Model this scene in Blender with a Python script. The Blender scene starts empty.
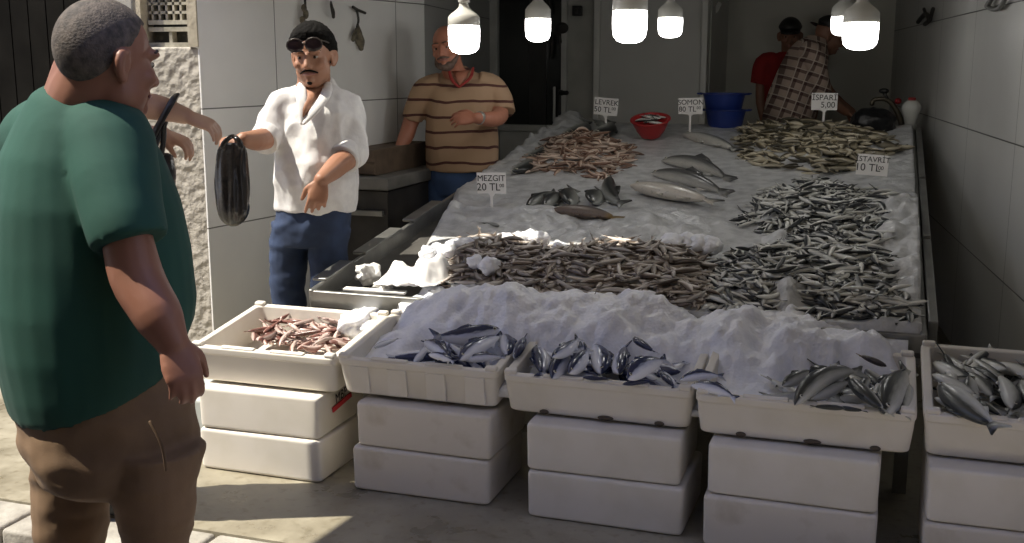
import bpy, bmesh, math, random
import numpy as np
from mathutils import Vector, Matrix, Euler, noise
random.seed(7)
S = bpy.context.scene
COL = S.collection
PI = math.pi
# ------------------------------------------------------------------ camera
F, HC = 1100.0, 1.62                        # focal length in pixels of a 1024x543 frame, eye height
PITCH = math.atan(209.5/F)
YAW = math.atan(378/math.hypot(F, 209.5))   # the stall's rows are turned against the view
cam = bpy.data.cameras.new('camera'); co = bpy.data.objects.new('camera', cam); COL.objects.link(co)
cam.sensor_width = 36; cam.lens = F/1024*36; cam.clip_start = .05; cam.clip_end = 300
co.location = (0, 0, HC); co.rotation_euler = (PI/2-PITCH, 0, YAW)
S.camera = co
S.view_settings.view_transform = 'Standard'; S.view_settings.look = 'None'
S.view_settings.gamma = 1; S.view_settings.use_curve_mapping = False
CAMP = Vector((0, 0, HC))
CR = Vector((math.cos(YAW), math.sin(YAW), 0)); CF = Vector((-math.sin(YAW), math.cos(YAW), 0)); UP = Vector((0, 0, 1))

def ray(px, py):
    x = (px-512)/F; y = (271.5-py)/F
    c, s = math.cos(PITCH), math.sin(PITCH)
    return CR*x + CF*(c+y*s) + UP*(-s+y*c)
def PD(px, py, D): return CAMP + ray(px, py)*(D/ray(px, py).dot(CF))      # a point D metres ahead
def PV(px, py, v): r = ray(px, py); return CAMP + r*(v/r.y)
def PZ(px, py, z): r = ray(px, py); return CAMP + r*((z-HC)/r.z)
def PP(px, py, p0, n): r = ray(px, py); return CAMP + r*((p0-CAMP).dot(n)/r.dot(n))
def cfv(x, y, z=0): return CR*x + CF*y + UP*z                              # direction: right, ahead, up

# ------------------------------------------------------------------ materials
def mat(name, col, rough=.6, metal=0, col2=None, nscale=6, ndet=4, bump=0, bscale=40, spec=.5, emis=None, estr=0, sss=0, lo=.35, hi=.65, bdist=.01, rnd=0, coat=0):
    m = bpy.data.materials.new(name); m.use_nodes = True
    N, L = m.node_tree.nodes, m.node_tree.links
    b = N['Principled BSDF']
    b.inputs['Roughness'].default_value = rough; b.inputs['Metallic'].default_value = metal
    b.inputs['Specular IOR Level'].default_value = spec
    b.inputs['Base Color'].default_value = (*col, 1)
    if coat: b.inputs['Coat Weight'].default_value = coat
    if sss:
        b.inputs['Subsurface Weight'].default_value = sss; b.inputs['Subsurface Radius'].default_value = (.02, .02, .02); b.inputs['Subsurface Scale'].default_value = .5
    if emis: b.inputs['Emission Color'].default_value = (*emis, 1); b.inputs['Emission Strength'].default_value = estr
    tc = N.new('ShaderNodeTexCoord')
    last = None
    if col2:
        n = N.new('ShaderNodeTexNoise'); n.inputs['Scale'].default_value = nscale; n.inputs['Detail'].default_value = ndet
        L.new(tc.outputs['Object'], n.inputs['Vector'])
        r = N.new('ShaderNodeValToRGB'); r.color_ramp.elements[0].position = lo; r.color_ramp.elements[1].position = hi
        r.color_ramp.elements[0].color = (*col, 1); r.color_ramp.elements[1].color = (*col2, 1)
        L.new(n.outputs['Fac'], r.inputs['Fac']); last = r.outputs['Color']
        L.new(last, b.inputs['Base Color'])
    if rnd:
        oi = N.new('ShaderNodeObjectInfo'); hs = N.new('ShaderNodeHueSaturation')
        mr = N.new('ShaderNodeMapRange'); mr.inputs['To Min'].default_value = 1-rnd; mr.inputs['To Max'].default_value = 1+rnd
        L.new(oi.outputs['Random'], mr.inputs['Value']); L.new(mr.outputs['Result'], hs.inputs['Value'])
        if last: L.new(last, hs.inputs['Color'])
        else: hs.inputs['Color'].default_value = (*col, 1)
        L.new(hs.outputs['Color'], b.inputs['Base Color'])
    if bump:
        n = N.new('ShaderNodeTexNoise'); n.inputs['Scale'].default_value = bscale; n.inputs['Detail'].default_value = 5
        L.new(tc.outputs['Object'], n.inputs['Vector'])
        bp = N.new('ShaderNodeBump'); bp.inputs['Strength'].default_value = bump; bp.inputs['Distance'].default_value = bdist
        L.new(n.outputs['Fac'], bp.inputs['Height']); L.new(bp.outputs['Normal'], b.inputs['Normal'])
    return m

def fish_mat(name, belly, side, back, rough=.3, tail=None, rnd=.25, spots=0, pos=(.30, .52, .68)):
    """UV.y runs belly to back, UV.x nose to tail."""
    m = bpy.data.materials.new(name); m.use_nodes = True
    N, L = m.node_tree.nodes, m.node_tree.links; b = N['Principled BSDF']
    b.inputs['Roughness'].default_value = rough; b.inputs['Specular IOR Level'].default_value = .6
    uv = N.new('ShaderNodeUVMap'); sx = N.new('ShaderNodeSeparateXYZ'); L.new(uv.outputs['UV'], sx.inputs[0])
    no = N.new('ShaderNodeTexNoise'); no.inputs['Scale'].default_value = 9
    L.new(uv.outputs['UV'], no.inputs['Vector'])
    ma = N.new('ShaderNodeMath'); ma.operation = 'MULTIPLY_ADD'; ma.inputs[1].default_value = .22; ma.inputs[2].default_value = -.11
    L.new(no.outputs['Fac'], ma.inputs[0])
    ad = N.new('ShaderNodeMath'); L.new(sx.outputs['Y'], ad.inputs[0]); L.new(ma.outputs[0], ad.inputs[1])
    r = N.new('ShaderNodeValToRGB'); e = r.color_ramp.elements
    e[0].position = pos[0]; e[0].color = (*belly, 1); e[1].position = pos[2]; e[1].color = (*back, 1)
    x = e.new(pos[1]); x.color = (*side, 1)
    L.new(ad.outputs[0], r.inputs['Fac']); last = r.outputs['Color']
    if tail:
        mx = N.new('ShaderNodeMix'); mx.data_type = 'RGBA'; mr = N.new('ShaderNodeMapRange')
        mr.inputs['From Min'].default_value = .74; mr.inputs['From Max'].default_value = .84
        L.new(sx.outputs['X'], mr.inputs['Value']); L.new(mr.outputs['Result'], mx.inputs['Factor'])
        L.new(last, mx.inputs['A']); mx.inputs['B'].default_value = (*tail, 1); last = mx.outputs['Result']
    if spots:
        vo = N.new('ShaderNodeTexNoise'); vo.inputs['Scale'].default_value = 26; L.new(uv.outputs['UV'], vo.inputs['Vector'])
        mr = N.new('ShaderNodeMapRange'); mr.inputs['From Min'].default_value = .58; mr.inputs['From Max'].default_value = .68; mr.inputs['To Max'].default_value = spots
        mx = N.new('ShaderNodeMix'); mx.data_type = 'RGBA'
        L.new(vo.outputs['Fac'], mr.inputs['Value']); L.new(mr.outputs['Result'], mx.inputs['Factor'])
        L.new(last, mx.inputs['A']); mx.inputs['B'].default_value = (*back, 1); last = mx.outputs['Result']
    oi = N.new('ShaderNodeObjectInfo'); hs = N.new('ShaderNodeHueSaturation'); mr = N.new('ShaderNodeMapRange')
    mr.inputs['To Min'].default_value = 1-rnd; mr.inputs['To Max'].default_value = 1+rnd
    L.new(oi.outputs['Random'], mr.inputs['Value']); L.new(mr.outputs['Result'], hs.inputs['Value'])
    L.new(last, hs.inputs['Color']); L.new(hs.outputs['Color'], b.inputs['Base Color'])
    return m

# ------------------------------------------------------------------ mesh builder
def frame(d, up=UP):
    d = Vector(d).normalized(); up = Vector(up)
    x = d.cross(up)
    if x.length < 1e-4: x = d.cross(Vector((0, 1, 0)))
    x.normalize(); y = x.cross(d).normalized()
    return x, y, d
class MB:
    def __init__(s): s.v = []; s.f = []; s.mi = []; s.m = 0; s.uv = {}
    def add(s, vs, fs):
        o = len(s.v); s.v += [tuple(v) for v in vs]; s.f += [tuple(i+o for i in f) for f in fs]; s.mi += [s.m]*len(fs); return o
    def box(s, c, size, rz=0, rx=0, ry=0):
        R = Euler((rx, ry, rz)).to_matrix(); c = Vector(c); h = Vector(size)/2
        vs = [c + R @ Vector((h.x*x, h.y*y, h.z*z)) for x in (-1, 1) for y in (-1, 1) for z in (-1, 1)]
        s.add(vs, [(0, 1, 3, 2), (4, 6, 7, 5), (0, 4, 5, 1), (2, 3, 7, 6), (0, 2, 6, 4), (1, 5, 7, 3)])
    def rings(s, rs, cap=True, close=False):
        n = len(rs[0]); vs = [p for r in rs for p in r]; fs = []
        k = len(rs) if close else len(rs)-1
        for i in range(k):
            a = i*n; b = ((i+1) % len(rs))*n
            for j in range(n): fs.append((a+j, a+(j+1) % n, b+(j+1) % n, b+j))
        if cap and not close: fs.append(tuple(range(n-1, -1, -1))); fs.append(tuple(range((len(rs)-1)*n, len(rs)*n)))
        s.add(vs, fs)
    def ring(s, c, ax, ay, rx, ry, n=16, p=2.0):
        out = []
        for k in range(n):
            t = 2*PI*k/n; ct, st = math.cos(t), math.sin(t)
            out.append(Vector(c) + Vector(ax)*(rx*math.copysign(abs(ct)**(2/p), ct)) + Vector(ay)*(ry*math.copysign(abs(st)**(2/p), st)))
        return out
    def tube(s, pts, rad, n=12, round_ends=True, up=UP, flat=1.0, sub=4):
        """round tapered tube along points; rad a number or one per point; flat squeezes along the second axis"""
        pts = [Vector(p) for p in pts]
        if not hasattr(rad, '__len__'): rad = [rad]*len(pts)
        P, R = [], []
        for i in range(len(pts)-1):
            p0 = pts[max(i-1, 0)]; p1 = pts[i]; p2 = pts[i+1]; p3 = pts[min(i+2, len(pts)-1)]
            for k in range(sub):
                t = k/sub
                P.append(.5*((2*p1)+(p2-p0)*t+(2*p0-5*p1+4*p2-p3)*t*t+(3*p1-p0-3*p2+p3)*t**3) if len(pts) > 2 else p1.lerp(p2, t))
                tt = t*t*(3-2*t); R.append(rad[i]*(1-tt)+rad[i+1]*tt)
        P.append(pts[-1]); R.append(rad[-1])
        rs = []; px = None
        for i, c in enumerate(P):
            d = (P[min(i+1, len(P)-1)]-P[max(i-1, 0)]).normalized()
            if px is None: x, y, _ = frame(d, up)
            else:
                x = (px-d*px.dot(d)).normalized(); y = x.cross(d).normalized()
            px = x
            if round_ends and i == 0:
                for a in (75, 50, 25): rs.append(s.ring(c-d*R[0]*math.sin(math.radians(a))*.9, x, y, R[0]*math.cos(math.radians(a)), R[0]*flat*math.cos(math.radians(a)), n))
            rs.append(s.ring(c, x, y, R[i], R[i]*flat, n))
            if round_ends and i == len(P)-1:
                for a in (25, 50, 75): rs.append(s.ring(c+d*R[-1]*math.sin(math.radians(a))*.9, x, y, R[-1]*math.cos(math.radians(a)), R[-1]*flat*math.cos(math.radians(a)), n))
        s.rings(rs)
    def ell(s, c, r, M=None, n=16, m=10):
        M = M or Matrix.Identity(3); c = Vector(c); vs = []; fs = []
        vs.append(c+M@Vector((0, 0, -r[2])))
        for i in range(1, m):
            a = -PI/2+PI*i/m
            for j in range(n):
                b = 2*PI*j/n; vs.append(c+M@Vector((r[0]*math.cos(a)*math.cos(b), r[1]*math.cos(a)*math.sin(b), r[2]*math.sin(a))))
        vs.append(c+M@Vector((0, 0, r[2])))
        for j in range(n): fs.append((0, 1+(j+1) % n, 1+j))
        for i in range(m-2):
            for j in range(n): a = 1+i*n; fs.append((a+j, a+(j+1) % n, a+n+(j+1) % n, a+n+j))
        a = 1+(m-2)*n
        for j in range(n): fs.append((a+j, a+(j+1) % n, len(vs)-1))
        s.add(vs, fs)
    def lathe(s, prof, c=(0, 0, 0), n=24, ax=None, cap=True):
        c = Vector(c); x, y, d = frame(ax or (0, 0, 1), (0, 1, 0))
        s.rings([s.ring(c+d*z, x, y, max(r, 1e-4), max(r, 1e-4), n) for r, z in prof], cap)
    def prism(s, poly, y0, y1, M=None):
        """polygon in local xz extruded along local y"""
        M = M or Matrix.Identity(4); n = len(poly)
        vs = [M@Vector((x, y0, z)) for x, z in poly]+[M@Vector((x, y1, z)) for x, z in poly]
        fs = [tuple(range(n)), tuple(range(2*n-1, n-1, -1))]+[(i, i+n, (i+1) % n+n, (i+1) % n) for i in range(n)]
        s.add(vs, fs)
    def mesh(s, name, mats, smooth=False):
        me = bpy.data.meshes.new(name); me.from_pydata(s.v, [], s.f)
        for m in (mats if isinstance(mats, (list, tuple)) else [mats]): me.materials.append(m)
        me.polygons.foreach_set('material_index', s.mi)
        bm = bmesh.new(); bm.from_mesh(me); bmesh.ops.recalc_face_normals(bm, faces=bm.faces); bm.to_mesh(me); bm.free()
        if smooth: me.shade_smooth()
        me.update(); return me
    def build(s, name, mats, parent=None, smooth=False, bevel=0, seg=2, loc=None, angle=40):
        o = link(name, s.mesh(name, mats, smooth), parent, loc)
        if bevel:
            b = o.modifiers.new('bevel', 'BEVEL'); b.width = bevel; b.segments = seg; b.limit_method = 'ANGLE'; b.angle_limit = math.radians(angle)
            o.data.shade_smooth()
            w = o.modifiers.new('wn', 'WEIGHTED_NORMAL'); w.keep_sharp = True
        return o
def link(name, me, parent=None, loc=None):
    o = bpy.data.objects.new(name, me); COL.objects.link(o)
    if loc is not None:
        o.location = loc
        if me: me.transform(Matrix.Translation(-Vector(loc)))
    if parent:
        o.parent = parent; o.matrix_parent_inverse = (Matrix.Translation(parent.location) @ parent.rotation_euler.to_matrix().to_4x4() @ Matrix.Diagonal((*parent.scale, 1))).inverted()
    return o
def empty(name, loc): o = bpy.data.objects.new(name, None); COL.objects.link(o); o.location = loc; o.empty_display_size = .05; return o
def tag(o, label, cat, group=None, kind=None):
    o['label'] = label; o['category'] = cat
    if group: o['group'] = group
    if kind: o['kind'] = kind
    return o
def struct(o, label=None, cat=None):
    o['kind'] = 'structure'
    if label: o['label'] = label; o['category'] = cat
    return o
def lname(me, name): me.name = name; return me
def remesh(mb, name, m, parent=None, voxel=.006, smooth=4, fold=None, smooth_f=.5):
    """fuse overlapping shells into one continuous skin"""
    me = mb.mesh(name+'_raw', m); o = bpy.data.objects.new('tmp', me); COL.objects.link(o)
    r = o.modifiers.new('r', 'REMESH'); r.mode = 'VOXEL'; r.voxel_size = voxel; r.use_smooth_shade = True
    if smooth: sm = o.modifiers.new('s', 'SMOOTH'); sm.factor = smooth_f; sm.iterations = smooth
    dg = bpy.context.evaluated_depsgraph_get(); dg.update()
    out = bpy.data.meshes.new_from_object(o.evaluated_get(dg), preserve_all_data_layers=False, depsgraph=dg)
    bpy.data.objects.remove(o); bpy.data.meshes.remove(me)
    out.materials.clear(); out.materials.append(m) if not isinstance(m, (list, tuple)) else [out.materials.append(q) for q in m]
    if fold:
        amp, sc, strz = fold; n = len(out.vertices); nn = [v.normal.copy() for v in out.vertices]
        for i, v in enumerate(out.vertices):
            p = v.co; q = Vector((p.x*sc, p.y*sc, p.z*sc*strz))
            w = noise.noise(q)+.5*noise.noise(q*2.3+Vector((3, 1, 7)))
            w2 = 1-abs(noise.noise(q*.7+Vector((9, 4, 2))))*2.2
            v.co = p+nn[i]*(amp*(w*.7+max(w2, 0)*.8-.3))
    out.shade_smooth(); out.name = name
    return link(name, out, parent)
# ================================================================== THE SETTING
EPS = mat('white_foam', (.74, .70, .63), .62, col2=(.64, .60, .51), nscale=5, bump=.12, bscale=160, bdist=.002, lo=.45, hi=.8)
EPSD = mat('grubby_foam', (.70, .65, .57), .65, col2=(.46, .40, .29), nscale=7, ndet=7, bump=.15, bscale=160, bdist=.002, lo=.58, hi=.85)
def tile_mat(name, c1, c2, w, h, seam, off=(0, 0, 0), dirt=.12):
    m = bpy.data.materials.new(name); m.use_nodes = True; N, L = m.node_tree.nodes, m.node_tree.links; b = N['Principled BSDF']
    b.inputs['Roughness'].default_value = .38
    tc = N.new('ShaderNodeTexCoord'); mp = N.new('ShaderNodeMapping'); mp.inputs['Location'].default_value = off
    br = N.new('ShaderNodeTexBrick'); br.offset = 0; br.inputs['Scale'].default_value = 1
    br.inputs['Brick Width'].default_value = w; br.inputs['Row Height'].default_value = h; br.inputs['Mortar Size'].default_value = .0035; br.inputs['Mortar Smooth'].default_value = .2
    br.inputs['Color1'].default_value = (*c1, 1); br.inputs['Color2'].default_value = (*c2, 1); br.inputs['Mortar'].default_value = (*seam, 1)
    cx = N.new('ShaderNodeSeparateXYZ'); cb = N.new('ShaderNodeCombineXYZ')
    L.new(tc.outputs['Object'], mp.inputs['Vector']); L.new(mp.outputs['Vector'], cx.inputs[0]); L.new(cx.outputs['Y'], cb.inputs['X']); L.new(cx.outputs['Z'], cb.inputs['Y']); L.new(cb.outputs[0], br.inputs['Vector'])
    no = N.new('ShaderNodeTexNoise'); no.inputs['Scale'].default_value = 2.2; no.inputs['Detail'].default_value = 6; L.new(tc.outputs['Object'], no.inputs['Vector'])
    mr = N.new('ShaderNodeMapRange'); mr.inputs['To Min'].default_value = 1-dirt; mr.inputs['To Max'].default_value = 1+dirt; L.new(no.outputs['Fac'], mr.inputs['Value'])
    hs = N.new('ShaderNodeHueSaturation'); L.new(br.outputs['Color'], hs.inputs['Color']); L.new(mr.outputs['Result'], hs.inputs['Value']); L.new(hs.outputs['Color'], b.inputs['Base Color'])
    bp = N.new('ShaderNodeBump'); bp.inputs['Strength'].default_value = .4; bp.inputs['Distance'].default_value = .003; bp.invert = True
    L.new(br.outputs['Fac'], bp.inputs['Height']); L.new(bp.outputs['Normal'], b.inputs['Normal'])
    return m
def slab_wall(name, p, q, z0, z1, thick, m, side=1):
    """upright wall from p to q (local y runs along it), built outward on one side"""
    p, q = Vector((*p, 0)), Vector((*q, 0)); d = q-p; Lg = d.length
    mb = MB(); mb.box((side*thick/2, Lg/2, (z0+z1)/2), (thick, Lg, z1-z0))
    o = link(name, mb.mesh(name, m)); o.location = p; o.rotation_euler = (0, 0, math.atan2(d.y, d.x)-PI/2)
    return struct(o)
# ground -------------------------------------------------------------
def floor_mat():
    m = bpy.data.materials.new('worn_stone_floor'); m.use_nodes = True; N, L = m.node_tree.nodes, m.node_tree.links; b = N['Principled BSDF']
    tc = N.new('ShaderNodeTexCoord')
    n1 = N.new('ShaderNodeTexNoise'); n1.inputs['Scale'].default_value = 3.2; n1.inputs['Detail'].default_value = 8; n1.inputs['Roughness'].default_value = .65
    n2 = N.new('ShaderNodeTexNoise'); n2.inputs['Scale'].default_value = 22; n2.inputs['Detail'].default_value = 6
    for n in (n1, n2): L.new(tc.outputs['Object'], n.inputs['Vector'])
    r = N.new('ShaderNodeValToRGB'); e = r.color_ramp.elements; e[0].position = .32; e[0].color = (.185, .162, .115, 1); e[1].position = .62; e[1].color = (.345, .315, .24, 1)
    L.new(n1.outputs['Fac'], r.inputs['Fac'])
    mx = N.new('ShaderNodeMix'); mx.data_type = 'RGBA'; mx.blend_type = 'MULTIPLY'; mr = N.new('ShaderNodeMapRange'); mr.inputs['From Min'].default_value = .55; mr.inputs['From Max'].default_value = .75; mr.inputs['To Max'].default_value = .8
    L.new(n2.outputs['Fac'], mr.inputs['Value']); L.new(mr.outputs['Result'], mx.inputs['Factor']); L.new(r.outputs['Color'], mx.inputs['A']); mx.inputs['B'].default_value = (.55, .52, .45, 1)
    L.new(mx.outputs['Result'], b.inputs['Base Color'])
    rr = N.new('ShaderNodeMapRange'); rr.inputs['From Min'].default_value = .35; rr.inputs['From Max'].default_value = .65; rr.inputs['To Min'].default_value = .22; rr.inputs['To Max'].default_value = .6
    L.new(n1.outputs['Fac'], rr.inputs['Value']); L.new(rr.outputs['Result'], b.inputs['Roughness'])
    bp = N.new('ShaderNodeBump'); bp.inputs['Strength'].default_value = .25; bp.inputs['Distance'].default_value = .006; L.new(n2.outputs['Fac'], bp.inputs['Height']); L.new(bp.outputs['Normal'], b.inputs['Normal'])
    return m
mb = MB(); mb.box((0, 8.7, -.06), (16, 11.2, .12)); struct(mb.build('floor', floor_mat()))
ASPH = mat('grey_paving', (.30, .275, .235), .85, col2=(.40, .37, .32), nscale=9, ndet=8, bump=.5, bscale=60)
mb = MB(); mb.box((0, -20, -.19), (70, 45.6, .12)); o = mb.build('ground', ASPH); struct(o)
KERB = mat('kerb_stone', (.42, .40, .35), .8, col2=(.24, .22, .19), nscale=7, ndet=8, bump=.5, bscale=45)
o = None
mb = MB(); random.seed(3); x = -8.0
while x < 7.9:
    w = random.uniform(.75, 1.0); mb.box((x+w/2, 2.99, -.068), (w-.012, .22, .13)); x += w
struct(mb.build('trim_1', KERB, bevel=.015), None)
# shop shell ---------------------------------------------------------
VF = 4.85                                   # the facade's street face
UL = -3.30                                  # left jamb
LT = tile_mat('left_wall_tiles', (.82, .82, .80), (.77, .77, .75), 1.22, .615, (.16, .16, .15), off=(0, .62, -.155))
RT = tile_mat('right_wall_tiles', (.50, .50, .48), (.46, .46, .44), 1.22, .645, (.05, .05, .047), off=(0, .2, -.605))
L0 = (UL, VF); L1 = (-2.985, 7.0); L2 = (-3.45, 9.62)
R0 = (.80, 3.3); R1 = (.02, 10.7)
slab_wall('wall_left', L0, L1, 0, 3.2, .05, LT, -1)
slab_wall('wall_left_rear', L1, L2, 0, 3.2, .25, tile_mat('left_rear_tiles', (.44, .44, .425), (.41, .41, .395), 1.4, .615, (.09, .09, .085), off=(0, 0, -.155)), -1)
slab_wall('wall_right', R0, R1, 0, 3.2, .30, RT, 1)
PANEL = mat('cold_room_panel', (.66, .66, .625), .42, col2=(.59, .59, .56), nscale=2, ndet=5)
PALE = mat('pale_frame', (.62, .62, .59), .45, col2=(.52, .52, .49), nscale=6)
DARK = mat('dark_doorway', (.018, .018, .016), .3, col2=(.035, .034, .03), nscale=3)
BLACK = mat('black_plastic', (.012, .012, .012), .45)
mb = MB(); mb.box((-.8, 10.8, 1.6), (2.6, .2, 3.2)); struct(mb.build('wall_back', mat('back_wall_paint', (.68, .67, .60), .6, col2=(.62, .61, .54), nscale=1.6, ndet=5)))
# cold-room front: a panel wall with a glazed door on the left and a sliding door on the right
CV = 9.6
def bu(px): return PV(px, 90, CV).x
def bz(py): return PV(600, py, CV).z
mb = MB(); mb.box(((bu(440)+bu(708))/2, CV+.62, 1.6), (bu(708)-bu(440), 1.1, 3.2)); struct(mb.build('wall_back_left', PANEL))
ceil_m = mat('ceiling_paint', (.30, .30, .28), .8, col2=(.26, .26, .24), nscale=2)
mb = MB(); mb.box((-1.3, 7.9, 3.26), (6.6, 6.3, .12)); struct(mb.build('ceiling', ceil_m))
# glazed dark door (left) with its pale frame
d = empty('door_1', (bu(530), CV, 0)); struct(d)
x0, x1 = bu(499), bu(562); zt, zb = 2.35, bz(126)
mb = MB(); mb.box(((x0+x1)/2, CV+.04, (zt+zb)/2), (x1-x0, .05, zt-zb)); mb.build('pane', mat('dark_glass', (.016, .018, .016), .12, col2=(.028, .03, .026), nscale=2), d)
mb = MB()
mb.box((x0-.05, CV+.02, (zt+0)/2), (.09, .12, zt)); mb.box((x1+.02, CV+.02, zt/2), (.05, .10, zt)); mb.box(((x0+x1)/2, CV+.02, zt+.04), (x1-x0+.2, .12, .08)); mb.box(((x0+x1)/2, CV+.02, zb-.03), (x1-x0, .10, .06)); mb.box(((x0+x1)/2, CV+.03, (zb-.06)/2), (x1-x0, .06, zb-.06))
mb.build('door_frame', PALE, d, bevel=.008)
mb = MB(); mb.box(((x0*.38+x1*.62), CV+.005, (zt+zb)/2), (.16, .02, zt-zb)); mb.build('door_stile', DARK, d)
mb = MB(); mb.box((bu(463), CV+.02, 1.6), (.14, .08, 3.2)); mb.box((bu(484), CV+.015, 1.6), (.10, .10, 3.2)); struct(mb.build('trim_2', PALE, bevel=.006))
# second, paler service door between the glazed door and the sliding door
d = empty('door_2', (bu(580), CV, 0)); struct(d)
mb = MB(); mb.box((bu(579), CV+.05, 1.3), (bu(594)-bu(566), .06, 2.6)); mb.build('door_leaf', mat('grey_door', (.46, .46, .42), .5, col2=(.38, .38, .345), nscale=5), d)
mb = MB(); mb.tube([(bu(560), CV-.03, bz(96)), (bu(560), CV-.03, bz(120))], .022, 10); mb.tube([(bu(561), CV-.035, bz(93)), (bu(568), CV-.035, bz(93))], .02, 10); mb.box((bu(561), CV-.01, bz(93)), (.05, .05, .05))
mb.build('door_handle', BLACK, d)
mb = MB(); mb.tube([(bu(555), CV-.02, bz(88)), (bu(555), CV-.02, bz(122))], .013, 8); mb.build('pull_bar', PALE, d)
# big sliding door
d = empty('door_3', (bu(650), CV, 0)); struct(d)
mb = MB(); mb.box(((bu(598)+bu(703))/2, CV+.02, 1.4), (bu(703)-bu(598), .10, 2.8)); mb.build('door_leaf', mat('sliding_door_skin', (.68, .68, .645), .4, col2=(.62, .62, .59), nscale=1.5), d, bevel=.01)
mb = MB()
for px in (598, 704): mb.box((bu(px), CV-.01, 1.4), (.055, .14, 2.8))
mb.build('edge_strip', mat('bright_edge', (.74, .74, .70), .35), d, bevel=.008)
# facade left of the shop: stucco pillar, frieze window, dark shuttered shopfront
STUC = mat('rough_stucco', (.36, .335, .285), .85, col2=(.43, .40, .345), nscale=10, ndet=6)
N, L = STUC.node_tree.nodes, STUC.node_tree.links; b = N['Principled BSDF']; tc = N.new('ShaderNodeTexCoord')
v1 = N.new('ShaderNodeTexVoronoi'); v1.feature = 'SMOOTH_F1'; v1.inputs['Scale'].default_value = 22; n1 = N.new('ShaderNodeTexNoise'); n1.inputs['Scale'].default_value = 26; n1.inputs['Detail'].default_value = 4
L.new(tc.outputs['Object'], v1.inputs['Vector']); L.new(tc.outputs['Object'], n1.inputs['Vector'])
ad = N.new('ShaderNodeMath'); L.new(v1.outputs['Distance'], ad.inputs[0]); L.new(n1.outputs['Fac'], ad.inputs[1])
bp = N.new('ShaderNodeBump'); bp.inputs['Strength'].default_value = .75; bp.inputs['Distance'].default_value = .02; L.new(ad.outputs[0], bp.inputs['Height']); L.new(bp.outputs['Normal'], b.inputs['Normal'])
def fu(px, py=60): return PV(px, py, VF).x
def fz(py, px=170): return PV(px, py, VF).z
PU0 = fu(138); FRZ = fz(47)
mb = MB(); mb.box(((PU0+UL)/2, VF+.15, FRZ/2), (UL-PU0, .30, FRZ)); struct(mb.build('wall_front_pillar', STUC, bevel=.012))
mb = MB(); mb.box(((PU0+UL)/2, VF+.2, FRZ+1.2), (UL-PU0, .20, 2.4)); mb.box((UL-.028, VF+.12, FRZ+1.2), (.056, .26, 2.4)); mb.box((PU0+.02, VF+.12, FRZ+1.2), (.04, .26, 2.4)); struct(mb.build('wall_front_upper', mat('ochre_plaster', (.52, .47, .36), .8, col2=(.36, .32, .24), nscale=9, bump=.4, bscale=40)))
w = empty('window_1', (fu(170), VF, FRZ)); struct(w)
wx0, wx1 = PU0+.05, UL-.065; DK = mat('mossy_dark', (.035, .034, .026), .5, col2=(.11, .10, .075), nscale=26, ndet=6, lo=.5, hi=.7)
mb = MB(); mb.box(((wx0+wx1)/2, VF+.09, FRZ+.55), (wx1-wx0, .02, 1.1)); mb.build('pane', DK, w)
GR = mat('weathered_grille', (.50, .47, .38), .7, col2=(.28, .26, .2), nscale=20)
mb = MB()
zz = [FRZ+.012, fz(29), fz(22), fz(12), fz(3)]
for z in zz[:3]: mb.box(((wx0+wx1)/2, VF+.06, z), (wx1-wx0, .05, .022))
mb.box(((wx0+wx1)/2, VF+.06, (zz[0]+zz[1])/2), (.018, .04, zz[1]-zz[0]))
for i in range(6): mb.box((wx0+(wx1-wx0)*(i+.5)/6, VF+.06, zz[2]+.2), (.012, .03, .4))
for z in zz[3:]: mb.box(((wx0+wx1)/2, VF+.06, z), (wx1-wx0, .03, .014))
mb.build('grille', GR, w)
SH = mat('dark_shutter', (.006, .0055, .0045), .9, col2=(.013, .012, .010), nscale=4, ndet=6, spec=.08)
mb = MB()
u = -9.0
while u < fu(112):
    mb.box((u+.06, VF+.13, 1.7), (.112, .05, 3.4)); mb.box((u+.118, VF+.15, 1.7), (.01, .03, 3.4)); u += .12
mb.box(((fu(112)-9)/2, VF+.12, 2.05), (9+fu(112), .05, .08)); mb.box(((fu(112)-9)/2, VF+.12, .12), (9+fu(112), .06, .24))
d = struct(mb.build('door_4', SH))
mb = MB(); mb.box(((fu(113)+PU0)/2, VF+.08, 1.7), (PU0-fu(113), .2, 3.4)); struct(mb.build('trim_3', mat('grey_white_frame', (.42, .41, .37), .6, col2=(.33, .32, .28), nscale=7), bevel=.01))
# header beam and storey above the shop and the shopfront; right-hand neighbour
PLAS = mat('plaster_upper', (.45, .42, .36), .85)
mb = MB(); mb.box((-4.3, VF+.2, 4.9), (10.2, .5, 3.1)); struct(mb.build('wall_front_storey', PLAS))
mb = MB(); mb.box(((UL+.85)/2, VF+.04, 2.95), (.85-UL, .62, .8)); struct(mb.build('wall_front_header', PLAS))
mb = MB(); mb.box((3.5, 4.6, 3.2), (5.5, .8, 6.4)); struct(mb.build('wall_front_right', PLAS))
# street on the far side, behind the photographer
mb = MB(); mb.box((3, -5.2, 4.6), (34, .6, 9.4)); struct(mb.build('wall_street_opposite', mat('ochre_facade', (.50, .43, .33), .85, col2=(.44, .38, .29), nscale=.6)))
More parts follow.
